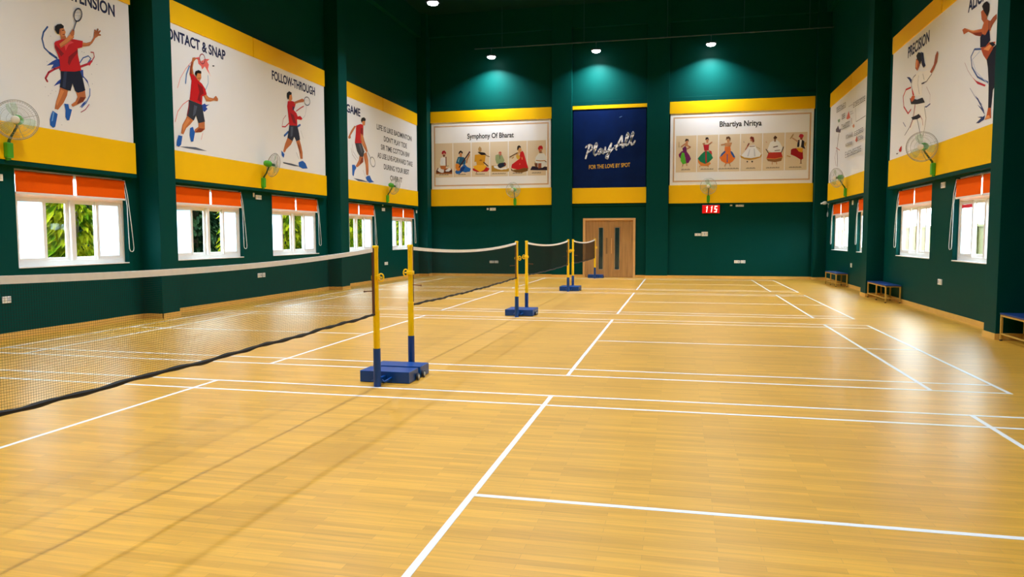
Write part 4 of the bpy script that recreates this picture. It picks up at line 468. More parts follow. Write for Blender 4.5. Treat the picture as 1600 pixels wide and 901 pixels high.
'dancer_in_green': [["p","c03030",[[4.319,4.996],[4.425,4.952],[4.451,4.816],[4.361,4.852]]],["p","d8803a",[[3.915,4.674],[4.034,4.545],[4.185,4.473],[4.366,4.537],[4.407,4.478],[4.302,4.379],[4.036,4.392],[3.928,4.524]]],["p","0f7a50",[[4.154,4.949],[4.309,4.955],[4.427,4.823],[4.486,4.686],[4.333,4.531],[4.185,4.467],[4.001,4.556],[3.909,4.684],[4.029,4.834]]],["s","b02028",0.05,[[4.213,4.958],[4.227,4.523]]],["s","c88860",0.045,[[4.19,5.186],[4.096,5.246],[4.155,5.264]]],["s","c88860",0.045,[[4.305,5.199],[4.361,5.248],[4.426,5.297]]],["p","b81c28",[[4.11,5.205],[4.328,5.215],[4.319,4.989],[4.153,4.976]]],["p","c88860",[[4.206,5.412],[4.309,5.409],[4.294,5.274],[4.228,5.276]]],["p","2a1a14",[[4.18,5.382],[4.198,5.486],[4.284,5.494],[4.326,5.384],[4.265,5.423],[4.213,5.398]]],["s","c89060",0.03,[[4.003,4.393],[3.977,4.359]]],["s","c89060",0.03,[[4.286,4.386],[4.319,4.358]]]],
'dancer_in_orange': [["p","e87828",[[4.912,4.962],[5.131,4.966],[5.255,4.801],[5.316,4.665],[5.227,4.543],[5.092,4.452],[5.058,4.469],[4.977,4.458],[4.794,4.57],[4.726,4.697],[4.799,4.847]]],["p","2858a0",[[4.799,4.847],[4.919,4.955],[4.959,4.91],[4.807,4.752],[4.733,4.707]]],["p","2858a0",[[5.125,4.956],[5.214,4.893],[5.316,4.699],[5.257,4.677],[5.157,4.831]]],["s","2858a0",0.03,[[5.013,4.808],[5.018,4.521]]],["p","c89060",[[4.913,5.248],[5.181,5.264],[5.135,5.101],[4.926,5.1]]],["s","c89060",0.045,[[4.931,5.208],[4.79,5.185]]],["s","c89060",0.045,[[5.159,5.234],[5.079,5.126]]],["p","e07838",[[4.916,5.104],[5.119,5.115],[5.148,4.966],[4.912,4.959]]],["p","c89060",[[4.99,5.387],[5.097,5.384],[5.083,5.26],[5.005,5.263]]],["p","6a4428",[[4.954,5.341],[4.968,5.482],[5.072,5.502],[5.129,5.427],[5.115,5.32],[5.067,5.412],[4.993,5.397]]],["s","c89060",0.03,[[4.967,4.458],[4.923,4.371]]],["s","c89060",0.03,[[5.108,4.455],[5.132,4.373]]]],
'dancer_in_white': [["p","c8963c",[[5.487,4.762],[5.674,4.673],[5.901,4.65],[6.158,4.694],[6.306,4.797],[6.261,4.674],[6.063,4.606],[5.838,4.571],[5.642,4.617],[5.521,4.677]]],["p","eceef0",[[5.726,4.99],[5.827,5.121],[6.019,5.149],[6.093,5.013],[6.258,4.808],[6.222,4.702],[5.901,4.644],[5.641,4.684],[5.536,4.76]]],["p","c8ccd4",[[5.829,4.987],[5.861,5.003],[5.802,4.72],[5.754,4.704]]],["p","c8ccd4",[[5.99,5.016],[6.023,4.998],[6.061,4.713],[6.013,4.698]]],["s","8a3028",0.045,[[5.809,5.205],[5.756,5.106]]],["s","b86a58",0.03,[[5.756,5.106],[5.684,4.974]]],["s","a08070",0.03,[[5.843,5.094],[6.02,5.098]]],["p","c07858",[[5.846,5.428],[5.94,5.391],[5.927,5.278],[5.862,5.297]]],["p","7a2c20",[[5.831,5.405],[5.884,5.476],[5.981,5.44],[6.007,5.282],[5.944,5.224],[5.925,5.352],[5.869,5.393]]],["p","201818",[[5.735,4.54],[5.786,4.539],[5.787,4.492],[5.742,4.493]]],["p","201818",[[5.909,4.543],[5.974,4.535],[5.962,4.481],[5.917,4.489]]],["s","b0a080",0.02,[[6.086,5.063],[6.216,4.993]]],["s","a09080",0.02,[[5.613,5.294],[5.63,5.244]]]],
'dancer_in_shawl': [["p","98683a",[[6.458,4.619],[6.768,4.595],[7.046,4.654],[6.999,4.516],[6.771,4.472],[6.514,4.521]]],["p","c03828",[[6.533,4.841],[6.991,4.855],[7.053,4.647],[6.768,4.588],[6.458,4.613]]],["p","e09040",[[6.464,4.636],[6.768,4.608],[7.046,4.667],[7.047,4.641],[6.768,4.581],[6.464,4.602]]],["p","f0f0ee",[[6.588,5.231],[6.815,5.331],[6.952,5.187],[7.051,4.986],[6.991,4.848],[6.635,4.844],[6.489,4.952]]],["s","40302c",0.03,[[6.44,4.97],[6.527,4.827]]],["s","40302c",0.03,[[7.066,5.042],[7.001,4.838]]],["s","5a4640",0.035,[[6.71,5.042],[6.853,5.074]]],["s","5a4640",0.025,[[6.761,4.908],[6.936,4.923]]],["p","8a6a50",[[6.719,5.36],[6.795,5.358],[6.785,5.242],[6.728,5.244]]],["p","4a2e20",[[6.693,5.387],[6.755,5.478],[6.836,5.409],[6.805,5.357],[6.726,5.353]]],["s","c89060",0.03,[[6.675,4.471],[6.67,4.397]]],["s","c89060",0.03,[[6.828,4.467],[6.836,4.4]]],["s","d8a080",0.03,[[6.434,5.253],[6.46,5.229]]]],
'dancer_with_turban': [["p","a81418",[[7.34,4.928],[7.409,4.969],[7.525,4.979],[7.616,4.864],[7.763,4.867],[7.786,4.586],[7.718,4.531],[7.495,4.676],[7.335,4.746]]],["p","e8a828",[[7.525,4.989],[7.776,4.972],[7.743,4.811],[7.616,4.857]]],["p","f0ece8",[[7.631,5.282],[7.737,5.279],[7.706,5.026],[7.636,5.051]]],["p","2a2430",[[7.575,5.267],[7.643,5.298],[7.642,5.068],[7.612,5.009],[7.555,5.031]]],["p","2a2430",[[7.725,5.296],[7.814,5.227],[7.805,5.063],[7.855,4.94],[7.77,4.975],[7.693,5.027]]],["p","c8a050",[[7.812,5.178],[7.889,5.208],[7.862,5.061],[7.809,5.046]]],["s","c89878",0.05,[[7.576,5.228],[7.384,5.366]]],["p","b09060",[[7.29,5.349],[7.387,5.504],[7.436,5.535],[7.407,5.437],[7.315,5.325]]],["p","a04838",[[7.65,5.39],[7.751,5.374],[7.731,5.289],[7.668,5.297]]],["p","c02838",[[7.603,5.408],[7.647,5.502],[7.726,5.506],[7.79,5.442],[7.751,5.367],[7.65,5.377]]],["s","8a6040",0.035,[[7.705,4.538],[7.708,4.416]]],["s","c89860",0.035,[[7.21,4.7],[7.321,4.664]]],["s","5a4638",0.02,[[7.674,4.407],[7.737,4.405]]]],
'script_lettering': [["s","f4f4f8",0.066,[[-0.323,5.34],[-0.384,5.137],[-0.434,4.969],[-0.485,4.8]]],["s","f4f4f8",0.066,[[-0.481,5.235],[-0.412,5.301],[-0.299,5.339],[-0.219,5.279],[-0.226,5.174],[-0.308,5.084],[-0.411,5.043]]],["s","f4f4f8",0.066,[[-0.159,5.022],[-0.068,5.179],[-0.021,5.331],[-0.052,5.399],[-0.103,5.333],[-0.143,5.131],[-0.149,4.978],[-0.1,4.909],[-0.012,4.984],[0.029,5.058]]],["s","f4f4f8",0.066,[[0.182,5.128],[0.124,5.174],[0.049,5.118],[0.012,5.018],[0.04,4.949],[0.105,4.995],[0.186,5.138],[0.18,5.013],[0.221,4.978],[0.296,5.051],[0.308,5.179]]],["s","f4f4f8",0.066,[[0.308,5.213],[0.288,5.085],[0.33,5.023],[0.411,5.081],[0.532,5.341]]],["s","f4f4f8",0.066,[[0.545,5.364],[0.506,5.18],[0.446,4.945],[0.39,4.771],[0.331,4.806],[0.358,4.897],[0.473,5.005],[0.624,5.183]]],["s","f4f4f8",0.066,[[0.75,5.112],[0.716,5.167],[0.81,5.34],[0.959,5.644]]],["s","f4f4f8",0.066,[[0.966,5.644],[0.971,5.369],[0.986,5.2],[1.033,5.232]]],["s","f4f4f8",0.066,[[0.692,5.269],[0.844,5.292],[1.012,5.32]]],["s","f4f4f8",0.066,[[1.046,5.282],[1.166,5.497],[1.231,5.679],[1.2,5.757],[1.137,5.632],[1.099,5.382],[1.141,5.269],[1.221,5.321]]],["s","f4f4f8",0.066,[[1.234,5.354],[1.34,5.542],[1.419,5.707],[1.398,5.791],[1.345,5.692],[1.311,5.425],[1.349,5.29],[1.422,5.328],[1.475,5.434]]],["s","5070a0",0.03,[[0.862,6.385],[0.952,6.416]]]],
}

# ------------------------------------------------------------------ printed wall banners
# a banner lies in a plane: side 'L' x = const (u = +y), 'R' x = const (u = -y), 'B' y = const (u = +x)
class Plane:
    def __init__(s, side, c): s.side = side; s.c = c
    def p(s, a, z, d):           # a = the in-plane world coordinate, d = distance out from the wall
        if s.side == 'L': return Vector((s.c + d, a, z))
        if s.side == 'R': return Vector((s.c - d, a, z))
        return Vector((a, s.c - d, z))

def flat_box(bm, pl, a0, a1, z0, z1, d0, d1, bev=0.0):
    p = pl.p(a0, z0, d0); q = pl.p(a1, z1, d1)
    box(bm, min(p.x, q.x), max(p.x, q.x), min(p.y, q.y), max(p.y, q.y), z0, z1, bev)

def printed(name, items, pl, parent, d0=0.0012):
    """flat ink shapes printed on the banner: polygons and brush strokes"""
    bm = B(); mats = []; idx = {}
    for k, it in enumerate(items):
        c = it[1]
        if c not in idx: idx[c] = len(mats); mats.append(ink(c))
        mi = idx[c]; d = d0 + 0.00028 * k
        if it[0] == 'p':
            pts = it[2]; out = []
            for q in pts:
                if not out or abs(q[0] - out[-1][0]) + abs(q[1] - out[-1][1]) > 1e-4: out.append(q)
            f = bm.faces.new([bm.verts.new(pl.p(q[0], q[1], d)) for q in out]); f.material_index = mi
        else:
            w = it[2] / 2; pts = it[3]
            for i, q in enumerate(pts):
                f = bm.faces.new([bm.verts.new(pl.p(q[0] + w * math.cos(PI * j / 4), q[1] + w * math.sin(PI * j / 4), d)) for j in range(8)]); f.material_index = mi
                if i:
                    a = pts[i - 1]; dx, dz = q[0] - a[0], q[1] - a[1]; ll = math.hypot(dx, dz)
                    if ll < 1e-5: continue
                    nx, nz = -dz / ll * w, dx / ll * w
                    f = bm.faces.new([bm.verts.new(pl.p(v[0], v[1], d)) for v in ((a[0] + nx, a[1] + nz), (a[0] - nx, a[1] - nz), (q[0] - nx, q[1] - nz), (q[0] + nx, q[1] + nz))]); f.material_index = mi
    return obj(name, rel(bm, parent), mats, parent)

def text(name, s, pl, a0, a1, zb, zt, m, parent, bold=0.0, shear=0.0, slope=0.0, d=0.002, serif=False):
    cu = bpy.data.curves.new('lettering', 'FONT'); cu.body = s; cu.size = 1.0; cu.offset = bold; cu.shear = shear
    t = bpy.data.objects.new('lettering', cu); COL.objects.link(t)
    bpy.context.view_layer.update()
    me = bpy.data.meshes.new_from_object(t.evaluated_get(bpy.context.evaluated_depsgraph_get()))
    bpy.data.objects.remove(t); bpy.data.curves.remove(cu)
    xs = [v.co.x for v in me.vertices]; x0, x1 = min(xs), max(xs); cap = 0.72
    hz = (zt - zb) / cap
    for v in me.vertices:
        fx = (v.co.x - x0) / (x1 - x0)
        v.co = pl.p(a0 + (a1 - a0) * fx, zb + v.co.y * hz + slope * fx, d) - Vector(parent.location)
    me.materials.clear(); me.materials.append(m)
    o = bpy.data.objects.new(name, me); COL.objects.link(o); o.parent = parent
    return o

def banner(name, label, pl, a0, a1, zs, seams, white=M_PRINT, group='printed banners high on the walls'):
    z0, z1, z2, z3 = zs
    t = tag(empty(name, pl.p((a0 + a1) / 2, z0, 0)), label, 'banner', group)
    wall_gap = {'L': abs(LX - pl.c), 'R': abs(RX - pl.c), 'B': abs(BY - pl.c)}[pl.side]
    bm = B(); flat_box(bm, pl, a0 + 0.03, a1 - 0.03, z1, z2, -wall_gap, 0.0); obj('printed_panel', rel(bm, t), white, t)
    bm = B(); flat_box(bm, pl, a0, a1, z0, z1, -wall_gap, 0.018, 0.003); obj('lower_band', rel(bm, t), M_YEL, t)
    bm = B(); cuts = [a0] + [v for s_ in seams for v in (s_ - 0.016, s_ + 0.016)] + [a1]
    for i in range(0, len(cuts), 2): flat_box(bm, pl, cuts[i], cuts[i + 1], z2, z3, -wall_gap, 0.018, 0.003)
    obj('upper_band', rel(bm, t), M_YEL, t)
    return t

ZSL = (2.93, 3.54, 6.24, 6.72)
PLL = Plane('L', -7.39); PLR = Plane('R', 8.54); PLB = Plane('B', 22.28)
b1 = banner('wall_banner', 'white banner of a player in red stretching up to a racket, under the word EXTENSION', PLL, -2.1, 5.25, ZSL, (1.8,))
text('heading', 'EXTENSION', PLL, 3.56, 4.85, 5.90, 6.12, M_NAVYINK, b1, bold=0.03)
printed('printed_player', ART['player_reaching_up'], PLL, b1)
b2 = banner('wall_banner', 'white banner of two players in red, headed CONTACT & SNAP and FOLLOW-THROUGH', PLL, 6.02, 13.40, ZSL, (9.55,))
text('heading', 'CONTACT & SNAP', PLL, 6.13, 8.38, 5.885, 6.11, M_NAVYINK, b2, bold=0.03)
text('heading', 'FOLLOW-THROUGH', PLL, 10.43, 12.80, 5.865, 6.10, M_NAVYINK, b2, bold=0.03)
printed('printed_player', ART['player_striking'], PLL, b2)
printed('printed_player', ART['player_following_through'], PLL, b2)
b3 = banner('wall_banner', 'white banner of a walking player and six lines of verse, near the back corner', PLL, 14.27, 21.50, ZSL, (17.92,))
text('heading', 'GAME', PLL, 14.90, 15.98, 5.74, 6.00, M_NAVYINK, b3, bold=0.03)
printed('printed_player', ART['player_walking'], PLL, b3)
for s, a0, a1, zb in (('LIFE IS LIKE BADMINTON', 17.36, 20.86, 5.52), ("DON'T PLAY TIDE", 18.0, 20.32, 5.17), ('SIR TIME COTTON BW', 17.72, 20.62, 4.84), ('AS USE LIVE-FORWARD TAKE', 17.39, 20.94, 4.51), ('DURING YOUR BEST', 17.96, 20.54, 4.15), ('OVER IT', 18.56, 19.78, 3.78)):
    text('verse_line', s, PLL, a0, a1, zb, zb + 0.19, ink('4a4a4c'), b3, bold=0.02)
b4 = banner('wall_banner', 'white banner of a martial artist and a balancing athlete, headed PRECISION', PLR, 6.06, 13.36, (2.93, 3.60, 6.30, 6.72), (9.72,))
text('heading', 'PRECISION', PLR, 12.05, 10.50, 5.91, 6.16, M_NAVYINK, b4, bold=0.03)
text('heading', 'ALIGNMENT', PLR, 8.28, 6.55, 5.88, 6.12, M_NAVYINK, b4, bold=0.03)
printed('printed_martial_artist', ART['martial_artist'], PLR, b4)
printed('printed_athlete', ART['balancing_athlete'], PLR, b4)
b5 = banner('wall_banner', 'white banner crowded with small print and charts, behind the far right pilaster', PLR, 14.62, 21.38, (2.93, 3.57, 6.31, 6.80), (18.02,))
printed('printed_charts', ART['technique_print'], PLR, b5)

def frame_border(bm, a0, a1, z0, z1, w, pl, d):
    for x0, x1, c, e in ((a0, a1, z0, z0 + w), (a0, a1, z1 - w, z1), (a0, a0 + w, z0 + w, z1 - w), (a1 - w, a1, z0 + w, z1 - w)):
        bm.faces.new([bm.verts.new(pl.p(x, z, d)) for x, z in ((x0, c), (x1, c), (x1, e), (x0, e))])
def culture_banner(label, x0, x1, head, hx, hz, arts, px, caps):
    t = banner('wall_banner', label, PLB, x0, x1, (2.95, 3.66, 6.44, 6.90), (), white=M_CREAM)
    bm = B(); frame_border(bm, x0 + 0.14, x1 - 0.12, 3.78, 6.30, 0.055, PLB, 0.001); obj('printed_border', rel(bm, t), ink('d9b48f'), t)
    bm = B(); n = 6; w = (px[1] - px[0]) / n
    for k in range(n):
        a, b_ = px[0] + k * w + 0.015, px[0] + (k + 1) * w - 0.015
        bm.faces.new([bm.verts.new(PLB.p(x, z, 0.0012)) for x, z in ((a, 4.16), (b_, 4.16), (b_, 5.58), (a, 5.58))])
    obj('printed_tiles', rel(bm, t), ink('e3d0b0'), t)
    text('heading', head, PLB, hx[0], hx[1], hz, hz + 0.21, M_BLACKINK, t, bold=0.022)
    bm = B()
    for k in range(n):
        c = px[0] + (k + 0.5) * w; hw = caps[k]
        for j in range(int(hw * 2 / 0.035)):
            a = c - hw + j * 0.035
            bm.faces.new([bm.verts.new(PLB.p(x, z, 0.0016)) for x, z in ((a, 4.245), (a + 0.024, 4.245), (a + 0.024, 4.245 + 0.03 + 0.012 * ((j * 7) % 3)), (a, 4.245 + 0.03 + 0.012 * ((j * 5) % 3)))])
    obj('printed_captions', rel(bm, t), ink('7a6a58'), t)
    for a in arts: printed('printed_' + a, ART[a], PLB, t, 0.002)
    return t
culture_banner('cream banner of six seated musicians headed Symphony Of Bharat', -7.06, -1.88, 'Symphony Of Bharat', (-5.45, -3.46), 5.74,
    ['seated_drummer', 'seated_veena_player', 'seated_sitar_player', 'seated_harmonium_player', 'seated_flute_player', 'seated_tabla_player'], (-6.88, -2.10), (0.22, 0.18, 0.2, 0.3, 0.22, 0.2))
culture_banner('cream banner of six dancers headed Bhartiya Nritya', 2.82, 8.16, 'Bhartiya Nritya', (4.71, 6.26), 5.88,
    ['dancer_in_purple', 'dancer_in_green', 'dancer_in_orange', 'dancer_in_white', 'dancer_in_shawl', 'dancer_with_turban'], (3.06, 7.93), (0.18, 0.26, 0.4, 0.18, 0.26, 0.24))
b8 = banner('wall_banner', 'navy banner with white script lettering and a gold slogan, between the back wall pilasters', PLB, -1.02, 1.94, (2.99, 3.61, 6.75, 6.89), (), white=M_NAVY)
printed('script_lettering', ART['script_lettering'], PLB, b8, 0.003)
text('slogan', 'FOR THE LOVE BY SPOT', PLB, -0.35, 1.30, 4.37, 4.53, ink('d9a838'), b8, bold=0.02, slope=0.06)

# ------------------------------------------------------------------ wall fans
def fan(P, nrm, face, label):
    P = Vector(P); nrm = Vector(nrm); face = Vector(face).normalized(); tan = Vector((-nrm.y, nrm.x, 0))
    t = tag(empty('wall_fan', P), label, 'fan', 'green and wire wall fans')
    rot = Matrix((tan, nrm, Vector((0, 0, 1)))).transposed()
    bm = B(); box(bm, -0.06, 0.06, 0.0, 0.085, 0.0, 0.25, 0.022)
    box(bm, -0.035, 0.035, 0.0, 0.05, -0.035, 0.01, 0.008)
    bmesh.ops.transform(bm, matrix=rot.to_4x4(), verts=bm.verts); obj('bracket', bm, M_FAN, t)
    H = nrm * 0.24 + Vector((0, 0, 0.60)); T = Vector((0, 0, 1))
    hp = H - T * 0.07 - face * 0.03
    bm = B(); tube(bm, [nrm * 0.05 + T * 0.22, nrm * 0.06 + T * 0.28, nrm * 0.12 + T * 0.36, hp * 0.75 + (nrm * 0.12 + T * 0.36) * 0.25 + T * -0.01, hp], [0.026, 0.024, 0.019, 0.018, 0.02], 10); obj('arm', bm, M_FAND, t, smooth=True)
    bm = B(); lathe(bm, [(0.0, -0.17), (0.045, -0.165), (0.072, -0.13), (0.082, -0.07), (0.082, 0.0), (0.06, 0.03), (0.03, 0.04)], 20, H, face); obj('motor', bm, M_FAN, t, smooth=True)
    C0 = H + face * 0.10; R = 0.31
    ref = T - face * T.dot(face); ref.normalize(); sd_ = face.cross(ref)
    def q(r, a, h): return C0 + face * h + (ref * math.cos(a) + sd_ * math.sin(a)) * r
    bm = B(); wr = 0.0013
    for k in range(54):
        a = 2 * PI * k / 54
        tube(bm, [q(0.055, a, 0.075), q(0.16, a, 0.068), q(0.27, a, 0.045), q(R, a, 0.0)], wr, 3, caps=False)
        tube(bm, [q(0.09, a, -0.075), q(0.2, a, -0.062), q(0.28, a, -0.04), q(R, a, 0.0)], wr, 3, caps=False)
    for r_, h, w_ in ((R, 0.0, 0.0065), (0.29, 0.03, 0.003), (0.2, 0.063, 0.002), (0.12, 0.072, 0.002), (0.24, -0.053, 0.002), (0.29, -0.03, 0.003)):
        tube(bm, [q(r_, 2 * PI * k / 40, h) for k in range(40)], w_, 5, closed=True)
    for k in range(4):
        a = 0.3 + PI / 2 * k; tube(bm, [q(0.055, a, 0.078), q(0.2, a, 0.066), q(R, a, 0.0)], 0.0042, 5)
    obj('wire_cage', bm, M_WIRE, t)
    bm = B(); lathe(bm, [(0.0, 0.07), (0.062, 0.072), (0.064, 0.082), (0.05, 0.09), (0.0, 0.092)], 24, C0, face); obj('badge', bm, M_CAP, t, smooth=True)
    bm = B(); lathe(bm, [(0.0, -0.03), (0.035, -0.03), (0.035, 0.03), (0.0, 0.035)], 16, C0, face); obj('hub', bm, M_FAND, t)
    for k in range(3):
        bm = B(); a0 = 0.25 + 2 * PI * k / 3; G = []
        for i in range(7):
            rr = 0.035 + 0.235 * i / 6; wdt = 0.35 + 0.55 * math.sin(PI * (0.15 + 0.75 * i / 6)); row = []
            for j in range(6):
                s_ = j / 5 - 0.5; row.append(bm.verts.new(q(rr, a0 + s_ * wdt, 0.035 * s_ * -1.2)))
            G.append(row)
        for i in range(6):
            for j in range(5): bm.faces.new((G[i][j], G[i + 1][j], G[i + 1][j + 1], G[i][j + 1]))
        o = obj('blade', bm, M_BLADE, t, smooth=True)
        md = o.modifiers.new('thickness', 'SOLIDIFY'); md.thickness = 0.003
    return t
fan((-7.372, 2.34, 2.95), (1, 0, 0), (0.62, -0.78, -0.12), 'green wall fan on the left wall, nearest the camera')
fan((-7.372, 9.80, 2.95), (1, 0, 0), (0.49, 0.87, -0.16), 'green wall fan between the CONTACT & SNAP and FOLLOW-THROUGH figures')
fan((-7.372, 18.14, 2.95), (1, 0, 0), (0.5, 0.86, -0.2), 'green wall fan below the lines of verse near the left back corner')
fan((8.522, 9.75, 2.95), (-1, 0, 0), (-0.55, -0.83, -0.12), 'green wall fan below the printed martial artist on the right wall')
fan((8.522, 18.22, 2.95), (-1, 0, 0), (-0.88, -0.48, -0.12), 'green wall fan at the right back corner')
fan((-3.40, 22.262, 2.97), (0, -1, 0), (-0.15, -1, -0.12), 'green wall fan below the seated musicians banner')
fan((4.33, 22.262, 2.99), (0, -1, 0), (-0.1, -1, -0.12), 'green wall fan above the red scoreboard')

# ------------------------------------------------------------------ lamps on hanging rails
M_LENS = mat('led_lens', (1.0, 1.0, 1.0), rough=0.4, emit=25.0)
M_HOUSE = mat('dark_lamp_housing', (0.03, 0.035, 0.04), rough=0.4, noise=0.1)
ROWN = ['along the back wall', 'second from the back wall', 'in the middle of the hall', 'over the nearest net', 'behind the camera']
LAMPN = ['left', 'middle', 'right']
for i, yr in enumerate((21.70, 14.35, 7.2, 0.05, -7.1)):
    rl = tag(empty('lamp_rail', (1.9, yr, 9.15 + (0.09 if i == 0 else 0))), 'thin dark pipe hanging level under the ceiling, ' + ROWN[i], 'rail', 'hanging lamp rails')
    bm = B(); tube(bm, [(-6.85, 0, 0), (6.74, 0, 0)], 0.022, 10)
    for c in (-2.6, 0.6, 3.9): tube(bm, [(c - 0.09, 0, 0), (c + 0.09, 0, 0)], 0.030, 10)
    obj('pipe', bm, M_PIPE, rl)
    for c in (-5.7, -2.4, 0.8, 3.6, 5.9):
        bm = B(); tube(bm, [(c, 0, 0.02), (c, 0, TOP - 9.15)], 0.006, 6); obj('hanger_rod', bm, M_PIPE, rl)
    for j, xl in enumerate((-4.20, 0.03, 4.37)):
        t = tag(empty('ceiling_lamp', (xl + (-0.05 if i == 0 else 0), yr, 8.80 + (0.09 if i == 0 else 0))), 'bright white flood lamp, %s of three on the rail %s' % (LAMPN[j], ROWN[i]), 'lamp', 'white flood lamps hanging on rails')
        bm = B(); box(bm, -0.19, 0.19, -0.15, 0.15, 0.0, 0.05, 0.01)
        for k in range(9): box(bm, -0.16 + k * 0.04 - 0.004, -0.16 + k * 0.04 + 0.004, -0.11, 0.11, 0.05, 0.085)
        obj('housing', bm, M_HOUSE, t)
        bm = B(); tube(bm, [(0, 0, 0.08), (0, 0, 0.33)], 0.01, 8); box(bm, -0.02, 0.02, -0.03, 0.03, 0.30, 0.345, 0.004); obj('stem', bm, M_PIPE, t)
        bm = B(); lathe(bm, [(0.0, -0.075), (0.09, -0.068), (0.145, -0.045), (0.165, -0.012), (0.165, -0.001), (0.0, 0.0)], 24); obj('lens', bm, M_LENS, t, smooth=True)
        ld = bpy.data.lights.new('led_panel', 'AREA'); ld.shape = 'RECTANGLE'; ld.size = 0.24; ld.size_y = 0.20
        ld.energy = LAMP_W; ld.spread = math.radians(LAMP_SPREAD); ld.color = (0.88, 0.97, 1.08)
        lo = bpy.data.objects.new('led_panel', ld); COL.objects.link(lo); lo.parent = t; lo.location = (0, 0, -0.085)

# ------------------------------------------------------------------ badminton posts and nets
def make_post():
    t = empty('net_post', (0, 0, 0))
    bm = B(); box(bm, -0.30, 0.30, 0.20, 0.50, 0.004, 0.135, 0.006); obj('weight_box', bm, M_BLUE, t)
    bm = B(); lathe(bm, [(0.0, 0.002), (0.041, 0.002), (0.041, 0.43), (0.0, 0.43)], 20, (0, 0, 0)); 
    box(bm, -0.02, 0.02, 0.03, 0.21, 0.03, 0.09, 0.004); obj('socket', bm, M_BLUE, t)
    for s in (-1, 1):
        bm = B(); tube(bm, [(s * 0.085, 0.21, 0.065), (s * 0.075, 0.03, 0.05), (s * 0.045, 0.02, 0.07)], 0.012, 8); obj('brace', bm, M_BLUE, t)
    bm = B(); lathe(bm, [(0.0, 0.42), (0.037, 0.42), (0.037, 0.835), (0.040, 0.836), (0.040, 0.852), (0.031, 0.854), (0.030, 1.545), (0.0, 1.545)], 20, (0, 0, 0)); obj('pole', bm, M_POST, t)
    bm = B(); box(bm, -0.014, 0.014, -0.042, -0.026, 1.10, 1.54, 0.003); box(bm, -0.008, 0.008, -0.05, -0.04, 0.86, 1.54, 0.002); obj('net_channel', bm, M_POST, t)
    bm = B(); lathe(bm, [(0.0, 1.54), (0.034, 1.54), (0.036, 1.56), (0.03, 1.572), (0.0, 1.575)], 20, (0, 0, 0)); box(bm, -0.012, 0.012, 0.02, 0.055, 1.50, 1.555, 0.004); obj('cap', bm, M_POST, t)
    bm = B(); tube(bm, [(0.032 + 0.030 + 0.026 * math.cos(2 * PI * k / 16), 0.012 * math.cos(2 * PI * k / 16), 1.22 + 0.042 * math.sin(2 * PI * k / 16)) for k in range(16)], 0.009, 8, closed=True)
    tube(bm, [(0.0, 0, 1.22), (0.075, 0.0, 1.22)], 0.010, 8); box(bm, -0.04, 0.04, -0.04, 0.04, 1.195, 1.245, 0.01); obj('winch', bm, M_POST, t)
    bm = B(); tube(bm, [(-0.02, 0, 1.07), (-0.13, -0.01, 1.063)], 0.006, 8); lathe(bm, [(0.0, 0.0), (0.010, 0.0), (0.010, 0.012), (0.0, 0.014)], 8, (-0.128, -0.01, 1.063), (-1, 0, 0)); obj('cleat_pin', bm, M_BROWN, t)
    for s in (-1, 1):
        bm = B(); lathe(bm, [(0.0, -0.012), (0.038, -0.012), (0.042, 0), (0.038, 0.012), (0.0, 0.012)], 18, (s * 0.318, 0.44, 0.043), (s, 0, 0)); w = obj('wheel', bm, M_WHEEL, t)
        bm = B(); lathe(bm, [(0.0, 0.010), (0.024, 0.011), (0.022, 0.017), (0.0, 0.018)], 16, (s * 0.318, 0.44, 0.043), (s, 0, 0)); obj('wheel_hub', bm, M_GREY, w)
    return t
post0 = make_post()
POSTS = [(0.03, 0, 'yellow net post on blue weight box, the nearest one with a whole pole in view'), (1.10, 1, 'yellow net post just behind the nearest one, back to back with it'),
         (7.22, 0, 'yellow net post at the far end of the second net'), (8.22, 1, 'yellow net post at the near end of the third net'),
         (14.37, 0, 'yellow net post at the far end of the third net'), (15.38, 1, 'yellow net post at the near end of the farthest net'),
         (21.50, 0, 'yellow net post standing alone in front of the wooden door'), (-6.10, 1, 'yellow net post at the camera end of the nearest net')]
for i, (y, flip, lab) in enumerate(POSTS):
    o = post0 if i == 0 else dup(post0)
    o.location = (0, y, 0); o.rotation_euler = (0, 0, PI if flip else 0)
    tag(o, lab, 'post', 'yellow badminton net posts')

